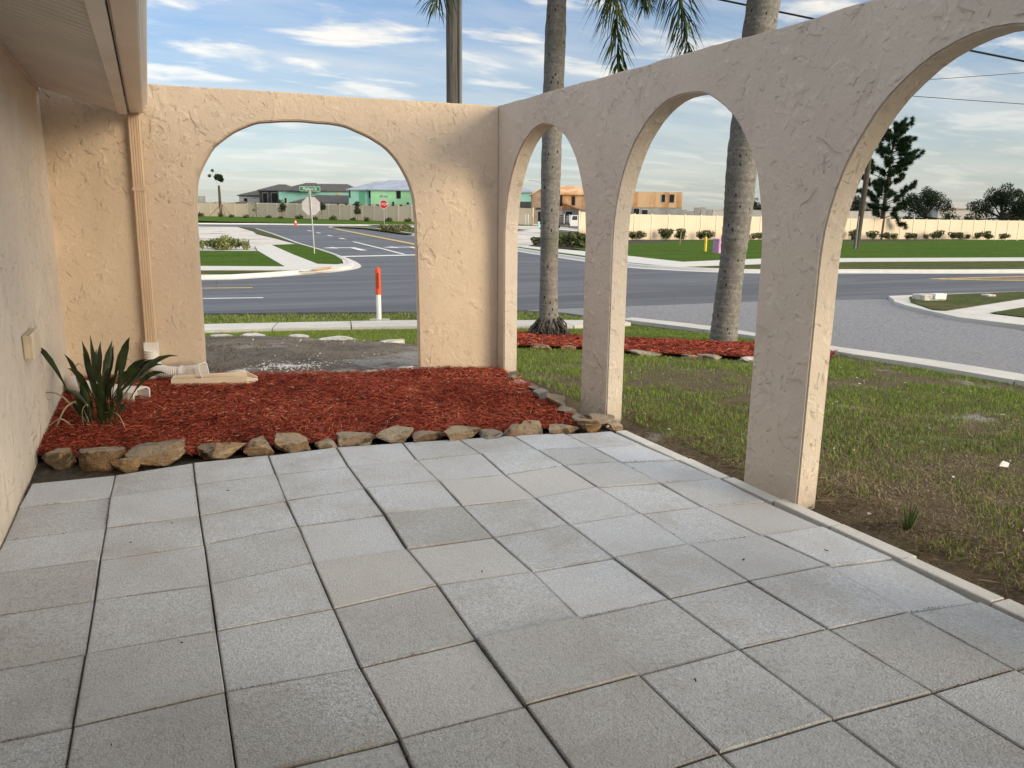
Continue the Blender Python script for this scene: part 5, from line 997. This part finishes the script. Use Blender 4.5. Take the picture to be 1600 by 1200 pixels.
# ------------------------------------------------------------------ fences
def fence(name, label, path, pitch, h, zoff=.0, rail=True):
    P = [fr(u, w) for u, w in path]; L = [0]
    for i in range(1, len(P)): L.append(L[-1]+(P[i]-P[i-1]).length)
    t = thing(name, label, 'fence', (P[0].x, P[0].y, tz(P[0].x, P[0].y)))
    def at(d_):
        i = max(k for k in range(len(L)-1) if L[k] <= d_+1e-6); f_ = (d_-L[i])/(L[i+1]-L[i]); return P[i].lerp(P[i+1], f_)
    n = int(L[-1]/pitch); pm = MB()
    for k in range(7): x0 = -pitch/2+.055+k*(pitch-.11)/7; pm.box(x0+.005, x0+(pitch-.11)/7-.005, -.022, .022, .04, h-.20)
    pm.box(-pitch/2+.055, pitch/2-.055, -.035, .035, h-.2, h-.04); me = pm.build('panel', M['vinyl'], t); me = me.data
    first = t.children[0]
    qm = MB().box(-.065, .065, -.065, .065, -.2, h).box(-.08, .08, -.08, .08, h+.002, h+.05, bev=.03).build('post', M['vinyl_post'], t).data; fp = t.children[1]
    for i in range(n+1):
        a_ = at(min(i*pitch, L[-1])); z = tz(a_.x, a_.y)+zoff
        o = fp if i == 0 else link_mesh('post', qm, None, t); o.location = (a_.x-t.location.x, a_.y-t.location.y, z-t.location.z)
        b_ = at(min((i+1)*pitch, L[-1])) if i < n else None
        if b_ is None: break
        d_ = b_-a_; ang = math.atan2(d_.y, d_.x); o.rotation_euler.z = ang
        o = first if i == 0 else link_mesh('panel', me, None, t); c_ = (a_+b_)/2; z2 = (z+tz(b_.x, b_.y)+zoff)/2
        o.location = (c_.x-t.location.x, c_.y-t.location.y, z2-t.location.z); o.rotation_euler = (0, -math.atan2(tz(b_.x, b_.y)-tz(a_.x, a_.y), pitch), ang)
    return t
fence('vinyl_fence', 'long beige vinyl fence before the teal and green houses on the left', [(-86, 151), (-60, 143), (-47, 140), (-17, 121), (4.2, 112)], 2.5, 2.4)
fence('vinyl_fence', 'long beige vinyl fence running from the sandy entrance to the right past the pine', [(5.9, 70.8), (41.8, 92), (70, 104), (120, 126)], 2.12, 2.5)
# ------------------------------------------------------------------ foliage helpers
def leafcloud(name, C_, R_, n, size, mat, parent, off, seed, up=.3, squash=1.):
    g = np.random.default_rng(seed); C_ = np.asarray(C_, float); R_ = np.asarray(R_, float); wgt = R_**2; k = g.choice(len(C_), n, p=wgt/wgt.sum())
    d_ = g.normal(size=(n, 3)); d_ /= np.linalg.norm(d_, axis=1)[:, None]; rr_ = R_[k]*g.uniform(.35, 1.05, n)**.6; c_ = C_[k]+d_*rr_[:, None]*np.array([1, 1, squash])
    a_ = g.normal(size=(n, 3)); a_ /= np.linalg.norm(a_, axis=1)[:, None]; b_ = np.cross(a_, g.normal(size=(n, 3))); b_ /= np.linalg.norm(b_, axis=1)[:, None]
    s_ = size*g.uniform(.6, 1.4, n)[:, None]; V = np.stack([c_-a_*s_, c_+b_*s_*.42, c_+a_*s_, c_-b_*s_*.42], 1).reshape(-1, 3)-np.asarray(off)
    return np_mesh(name, V, np.arange(n*4).reshape(n, 4), mat, parent, {'tint': np.repeat(np.clip(g.beta(2, 2, n), 0, 1), 4)})
def shrub_me(name, w_, h, n, size, mat, seed):
    g = np.random.default_rng(seed); m = 9; C_ = np.stack([g.uniform(-.32, .32, m)*w_, g.uniform(-.32, .32, m)*w_, g.uniform(.25, .72, m)*h], -1); R_ = g.uniform(.18, .30, m)*max(w_, h)*.8
    return leafcloud(name, C_, R_, n, size, mat, None, (0, 0, 0), seed)
def row_of(me_src, name, label, cat, group, spots, sc=(.8, 1.2)):
    for i, (x, y, z) in enumerate(spots):
        o = me_src if i == 0 else me_src.copy()
        if i: COL.objects.link(o)
        o.location = (x, y, z); o.rotation_euler = (0, 0, random.uniform(0, 6.28)); k = random.uniform(*sc); o.scale = (k, k, k*random.uniform(.85, 1.2)); tag(o, label, cat, group)
# low planting along the fences and beds
sp1 = []
for k in range(58):
    t_ = (k+random.uniform(-1.1, 1.1))/57; u = 7+(62-7)*max(0, t_); w = (70.8+.59*(u-5.9) if u < 41.8 else 92+.42*(u-41.8))-1.9; q = fr(u+random.uniform(-.2, .2), w+random.uniform(-.9, .5)); sp1.append((q.x, q.y, tz(q.x, q.y)+.08))
row_of(shrub_me('hedge_shrub', 1.2, 1.0, 420, .09, M['shrub'], 3), 'hedge_shrub', 'low young hedge shrub in the bed at the foot of the right beige fence', 'shrub', 'hedge shrubs along the right fence', sp1, (.5, 1.2))
g = np.random.default_rng(4); sp2 = []
for k in range(16): x, y = g.uniform(22.5, 27), g.uniform(40, 46); sp2.append((x+ (y-40)*.25, y, tz(x, y)+.1))
row_of(shrub_me('corner_shrub', 1.0, .85, 420, .09, M['shrub'], 5), 'corner_shrub', 'leafy young shrub in the dark bed beside the sandy entrance', 'shrub', 'shrubs beside the sandy entrance', sp2)
sp3 = []
for k in range(26): x, y = g.uniform(-10, 4.8), g.uniform(40.8, 43.6); sp3.append((x, y, tz(x, y)+.12))
row_of(shrub_me('corner_shrub', 1.15, .52, 360, .08, M['low_shrub'], 6), 'corner_shrub', 'yellow green young shrub between the far sod lawn and the sand lot', 'shrub', 'shrubs behind the far left sod lawn', sp3)
sp4 = []
for k in range(17): u = -62+k*3.1; w = 143-.47*(u+60)-5.0 if u > -47 else 135.5; q = fr(u, w-2+random.uniform(-2.5, 2)); sp4.append((q.x, q.y, tz(q.x, q.y)+.05))
row_of(shrub_me('verge_shrub', 1.3, .6, 260, .12, M['shrub'], 7), 'verge_shrub', 'low shrub on the grass before the left beige fence', 'shrub', 'shrubs before the left fence', sp4)
sp5 = []
for k in range(14): x, y = g.uniform(20, 31), g.uniform(66, 80); sp5.append((x, y, tz(x, y)+.1)) if x > 20.2+(y-66)*.02 else None
row_of(shrub_me('island_shrub', 1.6, .5, 240, .11, M['dry_shrub'], 8), 'island_shrub', 'brownish ground shrub on the planted island by the side street', 'shrub', 'shrubs on the planted island', sp5)
drape('left_fence_sod', [tuple(fr(u, w)[:2]) for u, w in ((-100, 150), (-60, 141), (-47, 138), (-17, 119), (4, 110), (-3, 99), (-15, 97), (-30, 101), (-100, 118))], M['sod'], .1, 5)
# staked young trees before the left fence
def sapling(u, w, h, cw, label, dark=1, n=650):
    q = fr(u, w); z = tz(q.x, q.y)+.05; t = thing('young_tree', label, 'tree', (q.x, q.y, z), 0, 'staked young trees before the left fence')
    MB().tube([(0, 0, 0), (.03, 0, h*.55), (0, 0, h*.9)], [.06, .045, .02], 6).build('trunk', M['bark'], t)
    C_ = [(random.uniform(-.28, .28)*cw, random.uniform(-.28, .28)*cw, h*random.uniform(.38, .92)) for _ in range(9)]; R_ = [cw*random.uniform(.22, .36) for _ in C_]
    leafcloud('crown', C_, R_, n, .13, M['shrub_dark' if dark else 'shrub'], t, (0, 0, 0), int(abs(u)*10))
    for a_ in (.3, 2.4, 4.5): MB().tube([(math.cos(a_)*1.0, math.sin(a_)*1.0, 0), (0, 0, h*.36)], .035, 5).build('stake', M['wood'], t)
sapling(-44.0, 134, 2.7, 1.3, 'thin half bare young tree right of the braced palm', 0, 110); sapling(-39.0, 132, 3.1, 1.5, 'bushy dark young tree left of the big pale sign'); sapling(-31.2, 127.5, 2.9, 1.5, 'dark pointed young tree just right of the big pale sign'); sapling(-24.3, 122, 3.0, 1.25, 'narrow dark young tree before the green sheathed house')
q = fr(-50.8, 136); t = thing('young_palm', 'newly planted tall palm held by brown braces before the left fence', 'palm tree', (q.x, q.y, tz(q.x, q.y)), RZ)
MB().tube([(.05, 0, 0), (.0, 0, 3), (0, 0, 5.3)], [.30, .23, .19], 10).build('trunk', M['bark'], t)
for x, y in ((-2.0, -.3), (2.0, .2), (.1, -1.8), (.2, 1.7)): MB().tube([(x, y, 0), (.25, 0, 2.3)], .06, 5).build('brace', M['wood'], t)
C_ = []; R_ = []
for k in range(9): a_ = random.uniform(0, 6.28); e_ = random.uniform(.2, 1.2); C_.append((math.cos(a_)*.55*math.cos(e_), math.sin(a_)*.55*math.cos(e_), 5.7+1.1*math.sin(e_))); R_.append(.42)
leafcloud('crown', C_, R_, 700, .24, M['shrub_dark'], t, (0, 0, 0), 4)
MB().tube([(-.1, 0, 5.4), (-.6, 0, 6.4), (-1.0, 0, 7.2), (-.9, 0, 7.8)], .03, 5).build('spear_stem', M['leaf_dead'], t); leafcloud('spear_leaf', [(-.95, 0, 7.8), (-1.5, 0, 6.9)], [.28, .28], 90, .16, M['shrub_dark'], t, (0, 0, 0), 5)

# ------------------------------------------------------------------ houses beyond the fences
def hip(m, x0, x1, y0, y1, z0, z1, ridge=(.35, .65), ov=.4):
    x0 -= ov; x1 += ov; y0 -= ov; y1 += ov; ym = (y0+y1)/2; a_, b_ = x0+(x1-x0)*ridge[0], x0+(x1-x0)*ridge[1]
    v = [(x0, y0, z0), (x1, y0, z0), (x1, y1, z0), (x0, y1, z0), (a_, ym, z1), (b_, ym, z1), (x0, y0, z0-.22), (x1, y0, z0-.22), (x1, y1, z0-.22), (x0, y1, z0-.22)]
    return m.add(v, [(0, 1, 5, 4), (1, 2, 5), (2, 3, 4, 5), (3, 0, 4), (0, 6, 7, 1), (1, 7, 8, 2), (2, 8, 9, 3), (3, 9, 6, 0), (6, 9, 8, 7)])
def house_at(name, label, u, w):
    q = fr(u, w); return thing(name, label, 'house', (q.x, q.y, tz(q.x, q.y)), RZ), tz(q.x, q.y)
def win(t, x0, x1, z0, z1, y, frame='pale_wall', nm='window'):
    f = MB().box(x0-.06, x1+.06, y-.05, y-.012, z0-.06, z1+.06).build(nm, M[frame], t); MB().box(x0, x1, y-.07, y-.052, z0, z1).build('pane', M['void'], f)
# H1 / H2 / H3: finished dark roofs on the left
t, z = house_at('house', 'pale walled house with a dark gable roof at the left end of the house row', -70.5, 210)
MB().box(-2.8, 6, 0, 10, -1, 5.3).build('wall', M['pale_wall'], t); hip(MB(), -2.8, 7, 0, 10, 5.45, 7.2, (.5, .6)).build('roof', M['roof'], t); win(t, -1.5, -.6, 3.2, 4.6, 0)
t, z = house_at('house', 'dark walled house with two screened openings left of the teal house', -63, 203)
MB().box(-2.6, 5, 0, 12, -1, 6.5).build('wall', M['dark_wall'], t); hip(MB(), -2.6, 6, 0, 12, 6.6, 8.3, (.4, .6)).build('roof', M['roof'], t)
for x0, x1 in ((-1.7, -.45), (.55, 2.2)): win(t, x0, x1, 3.3, 5.9, 0, 'pale_wall', 'screened_opening')
t, z = house_at('house', 'long house with dark shingle roof and teal sheathing behind the big pale sign', -48, 193)
MB().box(-9.6, 9, 0, 13, -1, 6.2).build('wall', M['teal'], t); m = MB(); hip(m, -9.6, 9.5, 0, 13, 6.3, 8.2, (.24, .80)); hip(m, -5.5, .5, -1.2, 8, 6.3, 8.25, (.3, .7)); m.build('roof', M['roof'], t)
win(t, -8.2, -7.7, 3.3, 4.5, 0); MB().box(4.2, 6.0, -.06, -.01, 4.4, 5.6).build('osb_patch', M['osb'], t); win(t, 2.2, 2.9, 4.2, 5.3, 0)
t, z = house_at('house', 'low house with a dark shingle roof in front of the teal house', -43, 176)
MB().box(-6.5, 7, 0, 9, -1, 3.1).build('wall', M['pale_wall'], t); hip(MB(), -6.8, 7, 0, 9, 3.2, 5.0, (.36, .9)).build('roof', M['roof'], t)
for x0 in (.6, 2.6, 4.6): win(t, x0, x0+.7, 1.7, 2.8, 0, 'osb')
t, z = house_at('house', 'green sheathed house with a blue grey roof behind the red stop sign', -28, 165)
MB().box(-6.6, -1.9, 0, 12, -1, 5.75).build('teal_wall', M['teal'], t); MB().box(-1.895, 9, -.6, 12, -1, 5.75).build('wall', M['green'], t)
m = MB(); hip(m, -6.6, 2, 0, 12, 5.85, 7.75, (.55, .8)); hip(m, -1.9, 9, -.6, 12, 5.85, 8.1, (.28, .72)); m.build('roof', M['roof2'], t)
MB().box(-4.4, -3.2, -.05, -.01, .5, 5.6).build('green_net', M['green_net'], t); win(t, 3.5, 4.4, 4.05, 5.6, -.6, 'green'); win(t, -2.35, -1.98, 4.1, 5.7, -.02, 'teal'); win(t, -6.5, -6.2, 4.1, 5.7, 0, 'teal'); win(t, 2.6, 3.0, 2.6, 3.4, -.6, 'green'); win(t, 5.6, 6.1, 2.6, 3.3, -.6, 'green')
q = fr(-32, 156); t = thing('block_wall', 'long grey concrete block wall of a house being built behind the left fence', 'wall', (q.x, q.y, tz(q.x, q.y)), RZ)
MB().box(-12, 11.5, 0, .3, -1, 2.75).build('block_course', M['block'], t)
for k in range(9): MB().box(-3+k*1.55, -2.55+k*1.55, -.1, -.01, 2.0, 2.72).build('wall_opening', M['void'], t)
q = fr(-64, 168); t = thing('block_wall', 'pinkish grey unfinished block house wall at the far left of the wide arch', 'wall', (q.x, q.y, tz(q.x, q.y)), RZ)
MB().box(-14, -1.9, 0, .3, -1, 4.2).build('block_course', M['block'], t); MB().box(-1.85, 22, .1, .4, -1, 2.9).build('low_course', M['block'], t)
for x in (-6.3, -4.6): MB().box(x, x+1.1, -.08, -.01, 3.0, 3.6).build('wall_opening', M['osb_dull'], t)
q = fr(-55.5, 160); t = thing('block_mound', 'dark tarpaulin covered heap behind the braced palm', 'heap', (q.x, q.y, tz(q.x, q.y)), RZ)
MB().tube([(-2.6, 0, 1.9), (-1.2, 0, 2.3), (.8, 0, 2.5), (2.5, 0, 1.9)], [.3, .8, .9, .2], 8, squash=.7).build('cover', M['roof'], t)
# H5 - H6 framed houses at the sandy entrance
t, z = house_at('house', 'teal house with a blue grey roof partly seen left of the slim palm', 0, 150)
MB().box(-8, 3.3, 0, 10, -1, 5.2).build('wall', M['teal'], t); hip(MB(), -8, 3.3, 0, 10, 5.3, 7.3, (.4, .6)).build('roof', M['roof2'], t); MB().box(1.2, 3.6, -2, -.1, -1, 3.4).build('garage', M['dark_wall'], t); win(t, -6, -5, 3.4, 4.6, 0)
t, z = house_at('house', 'two storey timber framed house under construction with bare board walls behind the slim palm', 6, 121)
MB().box(-3.2, .2, 0, 8, -1, 4.75).build('gable_wall', M['osb_dull'], t); MB().add([(-3.2, 0, 4.755), (.2, 0, 4.755), (-1.5, 0, 5.65), (-3.2, .15, 4.755), (.2, .15, 4.755), (-1.5, .15, 5.65)], [(0, 1, 2), (3, 5, 4), (0, 2, 5, 3), (1, 4, 5, 2)]).build('gable', M['osb_dull'], t)
m = MB(); m.add([(-3.6, -.4, 4.55), (-1.5, -.4, 5.72), (.6, -.4, 4.55), (-3.6, 8, 4.55), (-1.5, 8, 5.72), (.6, 8, 4.55), (-3.6, -.4, 4.67), (-1.5, -.4, 5.86), (.6, -.4, 4.67), (-3.6, 8, 4.67), (-1.5, 8, 5.86), (.6, 8, 4.67)], [(0, 3, 4, 1), (1, 4, 5, 2), (6, 7, 10, 9), (7, 8, 11, 10), (0, 1, 7, 6), (1, 2, 8, 7), (0, 6, 9, 3), (2, 5, 11, 8)]); m.build('gable_roof', M['osb'], t)
win(t, -1.6, -1.0, 3.4, 4.55, 0, 'osb'); MB().box(-2.6, .1, -.1, -.02, 2.45, 2.75).build('band_board', M['dark_wall'], t); win(t, -2.3, -1.0, .2, 2.2, 0, 'pale_wall', 'garage_opening')
MB().box(.21, 6, .5, 9, 2.6, 4.85).build('upper_wall', M['osb'], t); MB().box(.21, 6, .4, 9, -1, 2.595).build('lower_wall', M['block'], t); hip(MB(), .2, 6.5, .5, 9, 4.95, 6.25, (.25, .6), .5).build('roof', M['osb'], t)
MB().add([(1.6, -.6, 3.6), (4.3, -1.4, 2.55), (4.3, .45, 2.55), (1.6, .45, 3.6), (1.6, -.6, 3.45), (4.3, -1.4, 2.4), (4.3, .45, 2.4), (1.6, .45, 3.45)], [(0, 1, 2, 3), (7, 6, 5, 4), (0, 4, 5, 1), (1, 5, 6, 2), (3, 2, 6, 7), (0, 3, 7, 4)]).build('porch_roof', M['osb'], t)
win(t, 2.9, 3.4, 3.2, 4.5, .5, 'osb_dull'); win(t, 1.0, 1.4, 3.1, 4.6, .5, 'dark_wall'); win(t, 2.0, 3.0, 1.4, 2.2, .4); win(t, 3.9, 4.6, 1.0, 2.3, .4)
for x0, x1 in ((1.2, 1.7), (4.2, 3.9), (4.2, 4.7)): MB().tube([(x0, -1.2, 3.0 if x0 < 2 else 2.4), (x1-.6 if x0 < 2 else x1, -1.5, .3)], .05, 5).build('prop', M['osb'], t)
# H7 box of orange boards on grey block
t, z = house_at('house', 'orange board clad box storey on a grey block ground floor behind the right fence', 20.3, 111)
MB().box(-3.6, 3.35, 0, 8, 3.75, 5.9).build('upper_wall', M['osb'], t); MB().box(-3.6, 3.4, .05, 8, -1, 3.745).build('block_wall', M['block'], t)
win(t, .45, .95, 4.5, 5.55, 0, 'pale_wall'); win(t, 1.6, 2.2, 4.5, 5.55, 0, 'osb_dull'); win(t, -2.2, -1.4, 2.6, 3.4, .05); win(t, -3.4, -2.6, 2.7, 3.6, .05)
for x in range(5): MB().box(3.45+x*.9, 4.2+x*.9, .3, .6, -1, 2.6+(.9, .5, 1.2, 1.25, 1.0)[x]).build('block_pier', M['block'], t)
MB().box(3.45, 7.9, .35, .55, 3.05, 3.3).build('lintel', M['block'], t)
q = fr(33, 100); t = thing('garden_wall', 'plain beige rendered wall rising behind the right beige fence', 'wall', (q.x, q.y, tz(q.x, q.y)), RZ)
MB().box(-7.7, 15, 0, .3, -1, 3.35).build('wall_panel', M['pale_wall'], t); MB().box(-7.75, 15, -.04, .34, 3.353, 3.43).build('coping', M['vinyl'], t)
t, z = house_at('house', 'pale house seen in a gap between the two dark oaks', 93, 165)
MB().box(-4, 6, 0, 8, -1, 5.0).build('wall', M['pale_wall'], t); hip(MB(), -4, 6, 0, 8, 5.1, 6.4, (.3, .7)).build('roof', simple('pale_roof', (.40, .38, .35), .1), t); win(t, -2.5, -1.6, 2.8, 4.0, 0)
# ------------------------------------------------------------------ truck
q = fr(7.4, 109); t = thing('truck', 'white crew cab truck with a black stake bed parked before the framed house', 'truck', (q.x, q.y, tz(q.x, q.y)-.05), RZ+.25)
MB().box(-2.6, .1, -.95, .95, .75, .95).build('bed_floor', M['truck_dark'], t)
for k in range(4): MB().box(-2.6, .1, -.97, -.93, 1.0+k*.28, 1.18+k*.28).build('bed_board', M['truck_dark'], t)
for x in (-2.55, -1.65, -.75, .05): MB().box(x-.04, x+.04, -1.0, -.975, .9, 2.1).build('bed_stake', M['white'], t)
MB().box(-2.64, -2.602, -.95, .95, .96, 2.0).build('tailgate', M['truck_dark'], t)
P = [(.18, .55), (3.3, .55), (3.3, 1.15), (2.35, 1.3), (1.85, 2.0), (.3, 2.05), (.18, 1.4)]
cab = MB().prism(P, -.92, .92, XZ).build('cab', M['truck_white'], t)
MB().prism([(1.28, 1.38), (2.15, 1.38), (1.78, 1.9), (1.28, 1.92)], .925, .935, XZ).build('front_window', M['glass'], cab); MB().prism([(.4, 1.38), (1.18, 1.38), (1.18, 1.92), (.5, 1.94)], .925, .935, XZ).build('rear_window', M['glass'], cab)
for x in (-1.7, 2.5):
    for y in (-.9, .9):
        wv = MB().tube([(x, y-.13, .42), (x, y+.13, .42)], .42, 16).build('wheel', M['tyre'], t); MB().tube([(x, y-.145, .42), (x, y-.131, .42)], .22, 12).build('rim', M['galv'], wv)
MB().box(3.302, 3.4, -.9, .9, .5, .75).build('bumper', M['galv'], t)

# ------------------------------------------------------------------ trees on the right
q = fr(43.6, 93.0); t = thing('pine_tree', 'tall open pine with tufted branches in front of the right beige fence', 'tree', (q.x, q.y, tz(q.x, q.y)), RZ)
sx = 1.0; lean = lambda z: .45*(z/14.2)
MB().tube([(lean(z), 0, z) for z in np.linspace(-.1, 12.7, 15)], [.30*(1-z/15)+.03 for z in np.linspace(0, 14, 15)], 9).build('trunk', M['bark'], t)
g = np.random.default_rng(21); NV = []; tips_ = []; m = MB()
for k in range(74):
    z = 2.5+10.0*(k/73)**.92; a_ = g.uniform(0, 6.283); env = (1.0-.60*((z-4)/9.2)**1.3) if z > 4 else .8; L_ = 3.9*env*g.uniform(.35, 1.12)
    if 0.3 < (z-2.6)/11 < .36: L_ *= .5
    r_ = g.uniform(.12, .5)+.25*(z/14); p0 = np.array([lean(z), 0, z]); dr = np.array([math.cos(a_), math.sin(a_), 0]); p1 = p0+dr*L_*.6+np.array([0, 0, L_*r_*.35]); p2 = p0+dr*L_+np.array([0, 0, L_*r_])
    m.tube([p0, p1, p2], [.055, .04, .02], 5)
    for s_ in np.linspace(.52, 1.03, 8):
        c_ = p0*(1-s_)**2+2*p1*s_*(1-s_)+p2*s_**2+g.normal(0, .14, 3); tips_.append((c_, dr*.6+np.array([0, 0, .5])))
for k in range(9): tips_.append((np.array([lean(14)+g.normal(0, .12), g.normal(0, .12), 12.2+k*.13]), np.array([0, 0, 1.])))
# a low stray shoot beside the trunk
for k in range(12): s_ = k/11; tips_.append((np.array([1.0+s_*1.7, -.4, 3.0-1.6*s_+.3*math.sin(s_*9)]), np.array([.5, 0, -.3])))
m.build('branches', M['bark'], t)
nn = 105; C_ = np.repeat(np.array([c for c, _ in tips_]), nn, 0); D_ = np.repeat(np.array([d for _, d in tips_]), nn, 0); n = len(C_)
dv = D_*.8+g.normal(0, .75, (n, 3)); dv /= np.linalg.norm(dv, axis=1)[:, None]; ln = g.uniform(.25, .52, n)[:, None]; sdv = np.cross(dv, g.normal(size=(n, 3))); sdv /= np.linalg.norm(sdv, axis=1)[:, None]; C_ = C_+g.normal(0, .05, (n, 3))
Vv = np.stack([C_-sdv*.030, C_+sdv*.030, C_+dv*ln], 1).reshape(-1, 3)
np_mesh('needles', Vv, np.arange(n*3).reshape(n, 3), M['needles'], t, {'tint': np.repeat(np.clip(g.beta(2, 2, n), 0, 1), 3)})
def oak(u, w, h, wd, seed, label, n=9000, low=.15):
    q = fr(u, w); t = thing('oak_tree', label, 'tree', (q.x, q.y, tz(q.x, q.y)), RZ, 'dark trees beyond the right fence'); g = np.random.default_rng(seed)
    MB().tube([(0, 0, -.2), (.2, 0, h*.3), (0, .1, h*.5)], [h*.045, h*.038, h*.02], 8).build('trunk', M['bark'], t); m = MB(); C_ = []; R_ = []
    for k in range(46):
        a_ = g.uniform(0, 6.283); e_ = g.uniform(-.05, 1.45); rr_ = g.uniform(.62, 1.0); c_ = np.array([math.cos(a_)*math.cos(e_)*wd/2*rr_, math.sin(a_)*math.cos(e_)*wd/2*rr_*.8, h*(low+.1)+math.sin(e_)*h*(.84-low)*rr_]); C_.append(c_); R_.append(g.uniform(.09, .17)*h)
        if k % 3 == 0: m.tube([(0, 0, h*.35), tuple(c_*.6+np.array([0, 0, h*.15])), tuple(c_)], [h*.018, h*.012, h*.004], 5)
    m.build('limbs', M['bark'], t); leafcloud('crown', C_, R_, n, .17, M['oak'], t, (0, 0, 0), seed)
oak(79.5, 152, 8.8, 10.5, 31, 'dark spreading tree with ragged top right of the pine', 9000); oak(88.2, 142, 8.7, 13.0, 32, 'broad dark domed oak at the far right beyond the fence', 14000, .08); oak(98, 150, 7.0, 9, 33, 'dark tree at the right picture edge behind the broad oak', 6000)
oak(70, 160, 7.0, 10, 34, 'dark bushy tree behind the pine trunk', 6000, .05); oak(48.5, 160, 6.8, 7, 35, 'dark tree showing right of the thick palm trunk', 5000); oak(27.5, 175, 6.6, 5.5, 36, 'small pointed tree beyond the grey block piers', 2500); oak(34.5, 178, 5.6, 8, 37, 'low dark tree beyond the beige rendered wall', 3000); oak(24, 220, 10.5, 6, 38, 'tree top just showing over the orange board box', 2000); oak(58, 185, 6.4, 12, 39, 'low dark tree far behind the near arcade pillar', 4000, .05)
cl = [fr(u, 300+20*math.sin(u*.05)) for u in range(-260, 300, 6)]
C_ = [(q.x, q.y, tz(q.x, q.y)+1.2+1.3*float(vn(i*.5, 0, 1, 3))) for i, q in enumerate(cl)]; R_ = [2.6+2.0*float(vn(i*.7, 5, 1, 4)) for i in range(len(cl))]
tag(leafcloud('distant_treeline', C_, R_, 24000, .5, M['oak'], None, (0, 0, 0), 55, squash=.8), 'low dark treeline along the horizon', 'treeline', kind='stuff')
